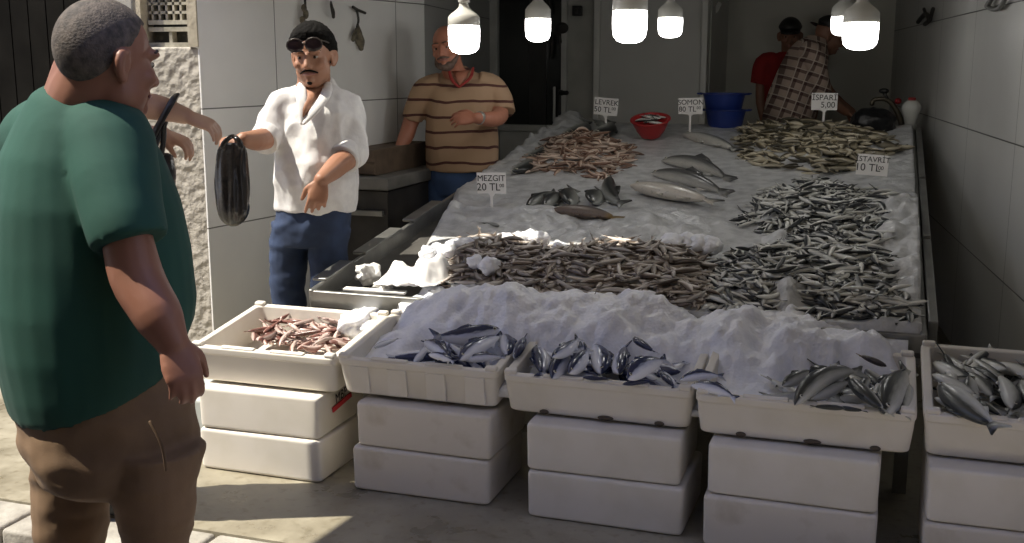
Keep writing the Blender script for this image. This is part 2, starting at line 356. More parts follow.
# canvas awning over the pavement ------------------------------------
SD = Vector((.916, .40, 0)).normalized(); EL = math.radians(57)
SUN = Vector((SD.x*math.cos(EL), SD.y*math.cos(EL), -math.sin(EL)))       # the way the light travels
AW = [(-3.34, 2.34), (-3.30, 2.75), (-3.17, 3.2), (-3.14, 3.55), (-2.93, 3.75), (-2.90, 4.24), (-2.5, 4.26), (-2.1, 4.30), (-2.06, 4.56), (-1.98, 4.62), (1.9, 4.62), (1.9, 2.34)]
t = empty('awning', (-.9, 3.3, 2.6))
tag(t, 'canvas awning stretched over the pavement in front of the stall', 'awning')
mb = MB(); n = len(AW); zt = lambda p: 2.60
vs = [(u, v, 2.6) for u, v in AW]+[(u, v, 2.615) for u, v in AW]
mb.add(vs, [tuple(range(n-1, -1, -1)), tuple(range(n, 2*n))]+[(i, (i+1) % n, (i+1) % n+n, i+n) for i in range(n)]); mb.build('canvas', mat('awning_canvas', (.55, .50, .42), .8), t)
for vv in (2.4, 4.18):
    mb = MB(); mb.tube([(-2.85 if vv > 3 else -3.28, vv, 2.64), (1.9, vv, 2.64)], .02, 8, sub=1); mb.build('rail', PALE, t)
for uu in (-2.6, .2, 1.8):
    mb = MB(); mb.tube([(uu, 2.4, 2.66), (uu, 4.62, 2.70)], .018, 8, sub=1); mb.build('arm', PALE, t)
t = empty('awning', (-1.5, -2.3, 3.0)); tag(t, 'added light-blocking canvas canopy, unseen behind the camera', 'awning')  # added out of view to block sky light and shade the near ground
mb = MB(); mb.box((-1.5, -1.9, 3.0), (17, 6.0, .015)); mb.build('canvas', bpy.data.materials['awning_canvas'], t)
for vv in (-4.8, 1.05):
    mb = MB(); mb.tube([(-10, vv, 2.97), (7, vv, 2.97)], .022, 8, sub=1); mb.build('rail', PALE, t)
# light ----------------------------------------------------------------
sl = bpy.data.lights.new('sun', 'SUN'); sl.energy = 7.4; sl.angle = math.radians(.6); sl.color = (1, .93, .80)
so = bpy.data.objects.new('sun', sl); COL.objects.link(so); so.location = (-6, -3, 9); so.rotation_euler = SUN.to_track_quat('-Z', 'Y').to_euler()
wd = bpy.data.worlds.new('world'); S.world = wd; wd.use_nodes = True; N, L = wd.node_tree.nodes, wd.node_tree.links
bg = N['Background']; tc = N.new('ShaderNodeTexCoord'); sx = N.new('ShaderNodeSeparateXYZ'); r = N.new('ShaderNodeValToRGB')
L.new(tc.outputs['Generated'], sx.inputs[0]); L.new(sx.outputs['Z'], r.inputs['Fac']); e = r.color_ramp.elements
e[0].position = 0; e[0].color = (.72, .77, .90, 1); e[1].position = .7; e[1].color = (.46, .55, 1.0, 1)
L.new(r.outputs['Color'], bg.inputs['Color']); bg.inputs['Strength'].default_value = .95
S.view_settings.exposure = .2
# ================================================================== THE STALL
TS = .135; TA = math.atan(TS)                       # the table slopes down to the street
TP0 = Vector((-2.363, 4.2156, .632)); TN = Vector((0, -math.sin(TA), math.cos(TA)))
def TB(px, py, h=0): return PP(px, py, TP0+TN*h, TN)
def tz(v): return TP0.z+(v-TP0.y)*TS
TU0, TU1, TV0, TV1 = -2.36, .19, 4.20, 8.14
STEEL = mat('dull_steel', (.30, .30, .285), .38, metal=.75, col2=(.22, .22, .21), nscale=8)
STEELD = mat('dark_tray_steel', (.13, .125, .115), .45, metal=.4, col2=(.085, .08, .075), nscale=9)
# --- sloping steel display table
t = empty('display_table', ((TU0+TU1)/2, 6.1, 0)); tag(t, 'long sloping steel display table spread with crushed ice and fish', 'table')
Lt = (TV1-TV0)/math.cos(TA); ctr = Vector(((TU0+TU1)/2, (TV0+TV1)/2, tz((TV0+TV1)/2)-.055))
mb = MB(); mb.box(ctr-TN*.02, (TU1-TU0-.02, Lt, .02), rx=TA); mb.build('tray_floor', STEELD, t)
mb = MB()
for u in (TU0+.012, TU1-.012): mb.box(Vector((u, ctr.y, ctr.z))+TN*.005, (.024, Lt, .12), rx=TA)
for v in (TV0+.012, TV1-.012): mb.box(Vector((ctr.x, v, tz(v)-.055))+TN*.0, (TU1-TU0, .024, .12), rx=TA)
mb.build('rim', STEEL, t, bevel=.006)
for v0, v1 in ((4.28, 4.62), (4.66, 5.2), (5.25, 5.75)):     # loose lips clipped over the left edge
    mb = MB(); vm = (v0+v1)/2; mb.box(Vector((TU0-.005, vm, tz(vm)-.055))+TN*.072, (.07, (v1-v0)*.8, .014), rx=TA); mb.build('edge_lip', STEEL, t, bevel=.004)
for v0, v1 in ((4.3, 5.4), (5.45, 6.6), (6.65, 8.1)):
    mb = MB(); vm = (v0+v1)/2; mb.box(Vector((TU1+.022, vm, tz(vm)-.055))+TN*.03, (.035, v1-v0, .10), rx=TA); mb.build('side_rail', STEEL, t, bevel=.005)
for u in (TU0+.06, TU1-.06):
    for v in (4.26, 6.15, 8.05):
        mb = MB(); z = tz(v)-.09; mb.box((u, v, z/2), (.05, .05, z)); mb.build('leg', STEEL, t)
# divider between the empty left bay and the fish: a dark plate
dv = [TB(478, 284), TB(422, 262)]
# --- foam boxes -----------------------------------------------------
def foam_box(name, u0, u1, v0, v1, z0, z1, label, rot=0, m=EPS, group=None, tex=0):
    cx, cy = (u0+u1)/2, (v0+v1)/2
    w, dpt, hh = u1-u0, v1-v0, z1-z0; mb = MB(); M = Matrix.Rotation(rot, 3, 'Z'); c = Vector((cx, cy, 0))
    def rr(z, k): return [c+M@Vector((p.x, p.y, 0))+Vector((0, 0, z)) for p in mb.ring((0, 0, 0), (1, 0, 0), (0, 1, 0), w/2-k, dpt/2-k, 64, 26)]
    hl = hh*.80
    mb.rings([rr(z0+.001, .016), rr(z0+.006, .006), rr(z0+.016, .003), rr(z1-.016, .001), rr(z1-.005, .005), rr(z1, .016)]); o = mb.build(name, m, None, smooth=False, bevel=.003, loc=(cx, cy, z0)); return tag(o, label, 'box', group)
HB = .178
sp = [(-2.555, -2.005), (-1.865, -1.305), (-1.155, -.585), (-.508, .057), (.188, .66)]
nm = ['first stack from the left', 'second stack from the left', 'third stack from the left', 'fourth stack from the left', 'last stack beside the right wall']
hs = [.172, .176, .178, .182, .186]
random.seed(5); BOXES = []
for i, (u0, u1) in enumerate(sp):
    h = hs[i]
    for k in range(2):
        du = [0, .004, -.004, .006, 0][i]*(1 if k else -1)+(.012 if (i == 1 and k) else 0); dvv = .006*k
        vq = [3.61, 3.605, 3.57, 3.535, 3.52][i]; BOXES.append(foam_box('foam_box', u0+du, u1+du-(.01 if k else 0), vq+dvv, vq+.42+dvv, .0 + k*h+(.0005 if k else 0), (k+1)*h,
            ('top' if k else 'bottom')+' closed white foam fish box of the '+nm[i], rot=(.012 if k else -.006)*((-1)**i), m=EPSD if (i in (3, 4) and k == 0) or i == 1 else EPS))
# red band and pencilled letters on the right end of the first stack's top box
mb = MB(); ux = sp[0][1]-.003
mb.box((ux, 3.81, .275), (.006, .16, .020), rx=.12); mb.build('red_stripe', mat('red_print', (.55, .03, .04), .6), BOXES[1])
def lettering(txt, size, M, m, parent, name='lettering', depth=.0006, align='CENTER'):
    cu = bpy.data.curves.new('txt', 'FONT'); cu.body = txt; cu.size = size; cu.align_x = align; cu.align_y = 'CENTER'; cu.extrude = depth; cu.resolution_u = 4
    o = bpy.data.objects.new('txt', cu); COL.objects.link(o); dg = bpy.context.evaluated_depsgraph_get(); dg.update()
    me = bpy.data.meshes.new_from_object(o.evaluated_get(dg)); bpy.data.objects.remove(o); me.transform(M); me.materials.clear(); me.materials.append(m); me.name = name
    return link(name, me, parent)
INK = mat('black_marker', (.015, .014, .016), .6)
lettering('MBP', .055, Matrix.Translation((ux+.003, 3.80, .308)) @ Matrix.Rotation(PI/2, 4, 'Z') @ Matrix.Rotation(PI/2, 4, 'X') @ Matrix.Rotation(.1, 4, 'Z'), INK, BOXES[1])
# pale box half hidden at the left of the stacks
foam_box('foam_box', -2.86, -2.62, 3.80, 4.10, 0, .22, 'greyish foam box behind the green-shirted man\'s hand, left of the stacks', m=mat('grey_foam', (.42, .45, .44), .7))
# --- open trays of fish on the stacks
def tray(u0, u1, v0, z0, label, dpt=.52, hh=.15, m=EPS, tilt=TA, ribs=False, notch=True, wave=0):
    cx = (u0+u1)/2; t = empty('foam_tray', (cx, v0, z0)); tag(t, label, 'crate')
    w = u1-u0; mb = MB(); R = Matrix.Rotation(tilt, 3, 'X'); o = Vector((cx, v0, z0))
    def rr(z, k, kk=0):
        return [o+R@Vector((p.x, p.y+dpt/2, z)) for p in mb.ring((0, 0, 0), (1, 0, 0), (0, 1, 0), w/2-k, dpt/2-k, 64, 24)]
    th = .032
    mb.rings([rr(0, .022), rr(.008, .014), rr(hh*.5, .007), rr(hh-.03, .004), rr(hh-.026, 0), rr(hh-.004, 0), rr(hh, .004), rr(hh, th-.004), rr(hh-.004, th), rr(.022, th+.012), rr(.018, th+.03)])
    if ribs:
        for k in range(4): mb.box(o+R@Vector((-w/2+w*(.14+.24*k), .004, hh*.45)), (w*.12, .012, hh*.72), rx=tilt)
    body = mb.build('body', m, t, bevel=.004, angle=30)
    for sx in (-1, 1):
        for sy in (0, 1):
            mb = MB(); mb.box(o+R@Vector((sx*(w/2-.028), th*.6+sy*(dpt-th*1.2), hh+.006)), (.045, .03, .018), rx=tilt); mb.build('corner_lug', m, t, bevel=.006)
    if notch:
        for k in (-.17, .17):
            mb = MB(); mb.box(o+R@Vector((k*w, .015, hh+.003)), (.15, .022, .010), rx=tilt); mb.build('stacking_ridge', m, t, bevel=.005)
    for k in (-.28, .05, .33) if wave else ():
        mb = MB(); mb.ell(o+R@Vector((k*w, .010, .012)), (.018 if k != .05 else .03, .008, .009), R, 12, 6); mb.build('drain_hole', mat('grime', (.09, .07, .05), .9), t)
    return t, o, R
ZT = [.352, .362, .362, .37, .376]
TR = [(-2.595, -1.945, 3.66), (-1.935, -1.285, 3.655), (-1.262, -.572, 3.645), (-.558, .150, 3.60), (.168, .69, 3.60)]
TL = ['white foam tray of small red fish at the left end of the row', 'ribbed white foam tray under heaped ice, second from the left', 'white foam tray of silvery-blue bonito, third from the left',
      'wide white foam tray, fish at its right end, fourth from the left', 'white foam tray of dark-backed fish beside the right wall']
TRAYS = [tray(u0, u1, v0, ZT[i]+.001, TL[i], dpt=.62 if i == 4 else .52, ribs=(i == 1), wave=i in (2, 3)) for i, (u0, u1, v0) in enumerate(TR)]
def CP(i, px, py, h=.13):
    t, o, R = TRAYS[i]; n = R@Vector((0, 0, 1)); return PP(px, py, o+n*h, n)
# --- ice ------------------------------------------------------------
def ice_mat(name, c1, c2):
    m = bpy.data.materials.new(name); m.use_nodes = True; N, L = m.node_tree.nodes, m.node_tree.links; b = N['Principled BSDF']
    b.inputs['Roughness'].default_value = .35; b.inputs['Subsurface Weight'].default_value = .25; b.inputs['Subsurface Radius'].default_value = (.03, .03, .035); b.inputs['Subsurface Scale'].default_value = .5
    tc = N.new('ShaderNodeTexCoord'); n = N.new('ShaderNodeTexNoise'); n.inputs['Scale'].default_value = 14; n.inputs['Detail'].default_value = 6
    L.new(tc.outputs['Object'], n.inputs['Vector']); r = N.new('ShaderNodeValToRGB'); e = r.color_ramp.elements
    e[0].position = .35; e[0].color = (*c1, 1); e[1].position = .6; e[1].color = (*c2, 1); L.new(n.outputs['Fac'], r.inputs['Fac']); L.new(r.outputs['Color'], b.inputs['Base Color'])
    v = N.new('ShaderNodeTexVoronoi'); v.inputs['Scale'].default_value = 75; L.new(tc.outputs['Object'], v.inputs['Vector'])
    n2 = N.new('ShaderNodeTexNoise'); n2.inputs['Scale'].default_value = 60; n2.inputs['Detail'].default_value = 4; L.new(tc.outputs['Object'], n2.inputs['Vector'])
    a = N.new('ShaderNodeMath'); L.new(v.outputs['Distance'], a.inputs[0]); L.new(n2.outputs['Fac'], a.inputs[1])
    bp = N.new('ShaderNodeBump'); bp.inputs['Strength'].default_value = .22; bp.inputs['Distance'].default_value = .010; L.new(a.outputs[0], bp.inputs['Height']); L.new(bp.outputs['Normal'], b.inputs['Normal'])
    return m
ICE = ice_mat('white_crushed_ice', (.74, .76, .82), (.88, .89, .93)); ICEG = ice_mat('grey_crushed_ice', (.40, .405, .41), (.58, .585, .59))  # same ice in two tones: white with a blue tint, and a darker grey
def smoothstep(a, b, x):
    t = min(max((x-a)/(b-a), 0), 1); return t*t*(3-2*t)
def inpoly(p, poly):
    x, y = p; c = False; j = len(poly)-1
    for i in range(len(poly)):
        xi, yi = poly[i]; xj, yj = poly[j]
        if (yi > y) != (yj > y) and x < (xj-xi)*(y-yi)/(yj-yi)+xi: c = not c
        j = i
    return c
def edist(p, poly):
    P = Vector(p); best = 9
    for i in range(len(poly)):
        a, b = Vector(poly[i]), Vector(poly[(i+1) % len(poly)]); ab = b-a
        t = max(0, min(1, (P-a).dot(ab)/max(ab.length_squared, 1e-9))); best = min(best, (P-(a+ab*t)).length)
    return best
def upoly(pts, h=.03): return [(q.x, q.y) for q in (TB(x, y, h) for x, y in pts)]
PA = upoly([(742, 222), (765, 192), (815, 182), (868, 192), (888, 212), (880, 240), (884, 285), (912, 306), (913, 333), (850, 332), (790, 326), (745, 318), (705, 312), (712, 265), (748, 252), (795, 246), (800, 228), (770, 232)])
PA_ISL = [upoly(p) for p in ([(772, 296), (792, 288), (808, 302), (795, 318), (774, 316)], [(756, 234), (790, 230), (798, 238), (772, 246)])]
PBR = upoly([(428, 264), (452, 248), (490, 240), (520, 246), (560, 254), (600, 246), (650, 248), (700, 254), (716, 270), (703, 310), (640, 312), (600, 304), (540, 292), (485, 282), (440, 276)])
PCR = upoly([(522, 168), (548, 142), (580, 134), (618, 140), (634, 152), (626, 166), (605, 178), (572, 172), (540, 172)])
PDO = upoly([(734, 146), (742, 130), (770, 125), (850, 128), (905, 146), (893, 154), (862, 160), (842, 174), (790, 170), (752, 162)])
PA = [(u, max(v, 4.27)) for u, v in PA]; PBR = [(u, max(v, 4.27)) for u, v in PBR]
PILES = [(PA, .075, .055), (PBR, .085, .06), (PCR, .07, .06), (PDO, .08, .065)]
def pile_h(u, v):
    h = 0
    for poly, H, _ in PILES:
        if inpoly((u, v), poly):
            h = max(h, H*smoothstep(0, .22, edist((u, v), poly)))
    return h
lump_c = [Vector((random.uniform(-2.4, .3), random.uniform(3.6, 8.2))) for _ in range(420)]
def lumps(u, v, s=1.0):
    q = Vector((u*7*s, v*7*s, .3)); a = 1-min(noise.voronoi(q)[0][0], 1.2)
    b = noise.noise(Vector((u*3*s, v*3*s, 4)))
    c = noise.noise(Vector((u*17*s, v*17*s, 9)))
    return .55*a+.5*b+.22*c-.2
IX0 = TU0+.03; IX1 = TU1-.02
BAY = [(-2.5, 4.0), (-1.80, 4.0)]+upoly([(452, 292), (426, 264), (424, 240), (432, 228)], 0)+[(-2.28, 5.7), (-2.5, 6.2)]
def bay(u, v):                                     # 1 where the left bay is bare steel
    s = inpoly((u, v), BAY); d = edist((u, v), BAY)
    return smoothstep(-.05, .05, d if s else -d)
def ice_top(u, v):
    """height of the ice above the tray floor plane (TP0 plane), before fish"""
    back = smoothstep(6.6, 5.2, v)
    l = lumps(u, v)
    h = .015+.025*l*(.45+.55*back)
    e = min(u-IX0, IX1-u); h += .045*smoothstep(.28, .04, e)*(.5+l) * (1-.4*back)
    if u > -.2: h += .10*smoothstep(.34, .1, IX1-u)*smoothstep(4.5, 4.9, v)*smoothstep(6.4, 5.6, v)*(.6+.9*l)
    for isl in PA_ISL:
        if inpoly((u, v), isl): h += .055*smoothstep(0, .06, edist((u, v), isl))*(.7+.6*l)
    h += .05*smoothstep(5.0, 5.3, v)*smoothstep(5.75, 5.45, v)*smoothstep(-.6, -.9, u)*(.5+l)     # ridge behind the brown fish
    h += .06*smoothstep(6.8, 7.4, v)*smoothstep(-2.05, -2.25, u)*(.4+l)
    k = bay(u, v); return h*(1-k)-.11*k
def grid_mesh(name, u0, u1, v0, v1, st, zf, m, base=None):
    nu, nv = int((u1-u0)/st)+1, int((v1-v0)/st)+1; mb = MB(); vs = []
    for j in range(nv):
        for i in range(nu):
            u = u0+(u1-u0)*i/(nu-1); v = v0+(v1-v0)*j/(nv-1); vs.append((u, v, zf(u, v)))
    fs = [(j*nu+i, j*nu+i+1, (j+1)*nu+i+1, (j+1)*nu+i) for j in range(nv-1) for i in range(nu-1)]
    n0 = len(vs)                                       # a skirt and a bottom make it a solid body
    edge = [i for i in range(nu)]+[j*nu+nu-1 for j in range(1, nv)]+[(nv-1)*nu+i for i in range(nu-2, -1, -1)]+[j*nu for j in range(nv-2, 0, -1)]
    for k in edge: u, v, z = vs[k]; vs.append((u, v, base(u, v)))
    for k in range(len(edge)): a, b = edge[k], edge[(k+1) % len(edge)]; fs.append((b, a, n0+k, n0+(k+1) % len(edge)))
    fs.append(tuple(n0+k for k in range(len(edge))))
    mb.add(vs, fs); return mb.build(name, m, smooth=True)
def tsurf(u, v): return tz(v)+(ice_top(u, v)+pile_h(u, v)*.9)/math.cos(TA)
o = grid_mesh('crushed_ice', IX0, IX1, TV0+.03, TV1-.02, .0155, tsurf, ICEG, lambda u, v: tz(v)-.13)
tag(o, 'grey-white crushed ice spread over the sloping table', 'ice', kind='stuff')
# the heap along the front of the table, running down into the trays
crest = [(395, 318), (420, 300), (450, 288), (480, 282), (520, 284), (560, 290), (600, 290), (640, 294), (680, 302), (720, 314), (745, 318), (768, 321), (790, 313), (812, 322), (840, 332), (880, 338), (905, 350)]
CRV = 4.20; crest = [(PV(x, y, CRV).x, PV(x, y, CRV).z-(.022 if x < 735 else -.008)) for x, y in crest]
def crest_z(u):
    if u <= crest[0][0]: return crest[0][1]
    for (a, za), (b, zb) in zip(crest, crest[1:]):
        if u <= b: return za+(zb-za)*(u-a)/(b-a)
    return crest[-1][1]
def tray_floor_z(v): return .365+(v-3.65)*TS+.13
def heap(u, v):
    zf = tray_floor_z(v); zc = crest_z(u); l = lumps(u*1.1+5, v*1.1, 1.7)*.75+.45*noise.noise(Vector((u*5, v*5, 7))); l2 = noise.noise(Vector((u*28, v*28, 2)))
    if v < CRV: t = smoothstep(3.78, CRV, v); z = (zf-.028)*(1-t)+zc*t
    else: t = smoothstep(CRV, 4.46, v); z = zc*(1-t)+(tz(4.46)-.02)*t
    z += (.085*l+.010*l2)*(.2+.8*smoothstep(3.72, 4.0, v))
    for fu0, fu1, fv in ((-1.72, -1.30, 3.93), (-1.24, -.56, 3.96), (-.30, .15, 4.02)):
        z -= .055*smoothstep(fu0-.06, fu0+.06, u)*smoothstep(fu1+.06, fu1-.02, u)*smoothstep(fv+.05, fv-.05, v)
    # fish beds stay flatter
    e = smoothstep(-1.98, -1.86, u); z = z*e+(tz(v)-.06 if v > 4.17 else zf-.06)*(1-e)
    if u > .06: z -= .02*smoothstep(.06, .13, u)
    if -.12 < u < .15 and v < 4.10: z -= .03*smoothstep(4.10, 4.03, v)
    return max(z, .42+(v-3.65)*TS) if v < 4.16 else max(z, tz(4.3)-.03)
o = grid_mesh('heaped_ice', -1.915, .125, 3.685, 4.47, .0125, heap, ICE, lambda u, v: max(.37+(v-3.65)*TS+.03, .3) if v < 4.15 else tz(4.3)-.05)
tag(o, 'heaped white ice along the front trays and table edge', 'ice', kind='stuff')
# --- fish -----------------------------------------------------------
def fish_mesh(name, m, hgt=.20, thk=.11, bend=0, sag=0, tail=.26, nr=11, ns=10, fins=True, fork=.5, belly=.5, part='all'):
    """unit-length fish: nose at -x, back up (+z), thickness along y; UV = (length, belly to back)"""
    mb = MB(); uvs = []; body = .84
    prof = [(0, .03), (.03, .26), (.09, .56), (.17, .80), (.28, .97), (.40, 1), (.54, .92), (.68, .70), (.79, .44), (.84, .27)]
    def hp(x):
        for (a, ra), (b, rb) in zip(prof, prof[1:]):
            if x <= b: return ra+(rb-ra)*(x-a)/(b-a)
        return prof[-1][1]
    def pos(x): return Vector((x-.5, bend*((x-.45)**2-.1), sag*((x-.45)**2-.1)))
    rs = []
    for i in range(nr):
        x = body*(i/(nr-1))**1.25; h = hp(x)*hgt/2; w = hp(x)**.9*thk/2; c = pos(x)
        r = []
        for k in range(ns):
            t = 2*PI*k/ns; r.append(c+Vector((0, w*math.cos(t), h*math.sin(t)*(1 if math.sin(t) > 0 else .9+.2*belly)))); uvs.append((x, .5+.5*math.sin(t)))
        rs.append(r)
    if part in ('all', 'body'): mb.rings(rs)
    else: uvs = []
    def fin(pts, th=.008):
        o = len(mb.v); vs = []
        for s in (-1, 1):
            for x, z in pts: c = pos(x); vs.append((c.x, c.y+s*th, c.z+z)); uvs.append((x, .5+z/hgt))
        n = len(pts); mb.add(vs, [tuple(range(n)), tuple(range(2*n-1, n-1, -1))]+[(i, i+n, (i+1) % n+n, (i+1) % n) for i in range(n)])
    th = tail*hgt/.2*.30
    th = min(max(th, .06), .14)
    if part in ('all', 'tail'): fin([(.82, .022*hgt/.2), (.98, th), (1.0, th*.97), (1-.10*fork-.01, 0), (1.0, -th*.97), (.98, -th), (.82, -.022*hgt/.2)], .006)
    if fins and part in ('all', 'dorsal'): fin([(.36, hgt*.46), (.43, hgt*.46+.045), (.55, hgt*.44+.02), (.62, hgt*.38)])
    if fins and part in ('all', 'body'):
        fin([(.58, -hgt*.40), (.62, -hgt*.42-.03), (.72, -hgt*.30)]); fin([(.36, -hgt*.47), (.42, -hgt*.47-.035), (.45, -hgt*.47)])
    me = mb.mesh(name, m, True)
    uvl = me.uv_layers.new(name='UVMap')
    for p in me.polygons:
        for li in p.loop_indices: uvl.data[li].uv = uvs[me.loops[li].vertex_index]
    return me
EYEW = mat('fish_eye_pale', (.55, .53, .45), .2); EYEB = mat('fish_eye_dark', (.01, .01, .012), .12)
def eye_mesh(hgt, thk, bend=0, sag=0, sides=(-1, 1)):
    mb = MB(); c = Vector((.075-.5, bend*((.075-.45)**2-.1), sag*((.075-.45)**2-.1)))
    for s in sides:
        mb.m = 0; mb.ell(c+Vector((0, s*thk*.26, hgt*.05)), (.018*hgt/.2, .008, .018*hgt/.2), None, 10, 6)
        mb.m = 1; mb.ell(c+Vector((0, s*thk*.285, hgt*.05)), (.010*hgt/.2, .008, .010*hgt/.2), None, 10, 6)
    return mb.mesh('eye', [EYEW, EYEB], True)
M_ANC = fish_mat('anchovy_skin', (.66, .66, .62), (.42, .42, .39), (.022, .025, .028), .28, rnd=.3, pos=(.28, .48, .60))
M_BRN = fish_mat('whiting_skin', (.48, .44, .40), (.27, .22, .18), (.11, .082, .064), .38, rnd=.35)
M_PNK = fish_mat('pink_mullet_skin', (.50, .40, .33), (.36, .235, .165), (.14, .075, .05), .38, rnd=.35)
M_RED = fish_mat('red_mullet_skin', (.52, .40, .36), (.34, .20, .165), (.16, .065, .052), .35, rnd=.3)
M_OLV = fish_mat('bream_skin', (.40, .36, .27), (.19, .155, .09), (.045, .038, .022), .35, rnd=.35, pos=(.3, .5, .7))
M_BON = fish_mat('bonito_skin', (.74, .75, .80), (.46, .49, .60), (.020, .028, .075), .22, rnd=.15, pos=(.28, .50, .62))
M_DRK = fish_mat('bluefish_skin', (.60, .60, .55), (.36, .36, .31), (.03, .034, .034), .28, rnd=.2, pos=(.28, .5, .68))
M_SAL = fish_mat('salmon_skin', (.56, .52, .46), (.40, .38, .34), (.09, .09, .088), .28, rnd=.06, spots=.4, pos=(.32, .52, .74))
M_SA2 = fish_mat('salmon_back_skin', (.46, .45, .42), (.27, .27, .255), (.07, .07, .07), .28, rnd=.06, spots=.3, pos=(.2, .4, .65))
M_DK2 = fish_mat('dark_bass_skin', (.30, .31, .29), (.13, .135, .125), (.022, .024, .024), .3, rnd=.2, pos=(.2, .42, .62))
M_GRP = fish_mat('grouper_skin', (.13, .095, .075), (.062, .042, .034), (.025, .017, .015), .45, tail=(.20, .13, .04), rnd=.05, spots=.6)
def orient(d, up, roll=0):
    """axes of a fish lying with nose-to-tail along d, its flank (local y) towards up"""
    x = Vector(d).normalized(); y = (Vector(up)-x*Vector(up).dot(x)).normalized(); z = x.cross(y)
    M = Matrix((x, y, z)).transposed(); return M @ Matrix.Rotation(roll, 3, 'X')
def put(o, c, M, s):
    o.rotation_euler = M.to_euler(); o.location = c; o.scale = (s, s, s)
def scatter(name, meshes, poly, n, n_under, length, label, group, isl=(), seed=1, bias=None, lift=.0, tilt=.3, under_label=None):
    random.seed(seed); us = [p[0] for p in poly]; vs = [p[1] for p in poly]
    def one(lo, hi):
        while 1:
            u, v = random.uniform(min(us), max(us)), random.uniform(min(vs), max(vs))
            if inpoly((u, v), poly) and not any(inpoly((u, v), q) for q in isl): break
        a = random.gauss(bias[0], bias[1]) if bias else random.uniform(0, 2*PI)
        if random.random() < .3: a += PI
        d = Vector((math.cos(a), math.sin(a)*math.cos(TA), math.sin(a)*math.sin(TA)+random.gauss(0, tilt*.4)))
        M = orient(d, TN, random.gauss(0, .5)+(PI if random.random() < .5 else 0))
        return Vector((u, v, tsurf(u, v)+random.uniform(lo, hi)+lift)), M, length*random.uniform(.8, 1.15)
    mb = MB(); uvs = []
    for i in range(n_under):
        c, M, s = one(.0, .012); me = meshes[i % len(meshes)]; base = len(mb.v)
        mb.add([c+M@(v.co*s) for v in me.vertices], [tuple(p.vertices) for p in me.polygons]); l = me.uv_layers[0].data; q = [None]*len(me.vertices)
        for p in me.polygons:
            for li in p.loop_indices: q[me.loops[li].vertex_index] = tuple(l[li].uv)
        uvs += q
    if n_under:
        me = bpy.data.meshes.new(name+'_heap'); me.from_pydata(mb.v, [], mb.f); me.materials.append(meshes[0].materials[0]); me.shade_smooth()
        uvl = me.uv_layers.new(name='UVMap')
        for p in me.polygons:
            for li in p.loop_indices: uvl.data[li].uv = uvs[me.loops[li].vertex_index]
        tag(link(name+'_heap', me), under_label, 'fish', kind='stuff')
    for i in range(n):
        c, M, s = one(.012, .034); o = bpy.data.objects.new(name, meshes[i % len(meshes)]); COL.objects.link(o); put(o, c, M, s); tag(o, label, 'fish', group)
def variants(nm, m, hgt, thk, bends, **k): return [fish_mesh(nm, m, hgt, thk, b, s, nr=9, ns=8, **k) for b, s in bends]
BEN = [(.0, .15), (.25, -.1), (-.3, .3), (.15, -.35)]
scatter('anchovy', variants('anchovy', M_ANC, .20, .12, BEN, fins=False), PA, 300, 900, .150, 'small dark-backed silver anchovy loose on top of the large right-hand pile', 'anchovies on the right-hand pile', PA_ISL, 11, (2.4, 1.2), under_label='mass of small silver anchovies under the top layer, right side of the table')
scatter('whiting', variants('whiting', M_BRN, .17, .11, BEN, fins=False), PBR, 290, 560, .165, 'small brownish whiting loose on the pile across the table\'s front', 'brown whiting on the front pile', (), 12, (2.4, 1.1), under_label='mass of brownish whiting under the top layer, front of the table')
scatter('pink_mullet', variants('pink_mullet', M_PNK, .19, .12, [(0, .6), (.3, -.7), (-.3, 1.0), (.1, -.4)], fins=False), PCR, 150, 300, .16, 'small curled pinkish-tan fish on the pile at the table\'s back left', 'pinkish fish at the back left', (), 13, (2.9, .9), under_label='mass of pinkish-tan fish under the top layer, back left')
scatter('bream', variants('bream', M_OLV, .33, .14, BEN, fins=False), PDO, 160, 320, .15, 'small olive-gold bream on the pile at the table\'s back right', 'olive bream at the back right', (), 14, (2.9, .7), under_label='mass of olive-gold bream under the top layer, back right')
def big_fish(name, m, a, b, label, hgt=.22, thk=.13, bend=0, sag=0, roll=0, up=None, group=None, eye=True, fork=.5, lift=0, flip=1):
    """from nose a to tail b"""
    a, b = Vector(a), Vector(b); t = bpy.data.objects.new(name, fish_mesh(name, m, hgt, thk, bend, sag, nr=16, ns=16, fork=fork, part='body')); COL.objects.link(t)
    u = Vector(up or TN); put(t, (a+b)/2+u.normalized()*lift, orient(b-a, u*flip, roll), (b-a).length); tag(t, label, 'fish', group)
    if eye:
        for s in (-1, 1): e = bpy.data.objects.new('eye', eye_mesh(hgt, thk, bend, sag, (s,))); COL.objects.link(e); e.parent = t
        for nm_, pt in (('tail_fin', 'tail'), ('dorsal_fin', 'dorsal')): e = bpy.data.objects.new(nm_, fish_mesh(nm_, m, hgt, thk, bend, sag, nr=16, ns=16, fork=fork, part=pt)); COL.objects.link(e); e.parent = t
    return t
def T2(p, q, h): return TB(*p, h), TB(*q, h)
big_fish('salmon', M_SAL, *T2((631, 185), (721, 202), .06), 'large speckled salmon, nearest of the four on the ice', .22, .14, sag=-.15, flip=-1)
big_fish('salmon', M_SA2, *T2((652, 171), (734, 193), .045), 'slender salmon second from the front, left of the anchovies', .13, .11, sag=-.2, roll=.9, flip=-1)
big_fish('salmon', M_SA2, *T2((663, 158), (738, 178), .045), 'slender salmon third from the front, tail towards the bream', .13, .11, sag=-.3, roll=.8, flip=-1)
big_fish('salmon', M_SA2, *T2((684, 134), (742, 150), .035), 'half-buried salmon at the back below the SOMON sign', .17, .12, sag=-.2, flip=-1)
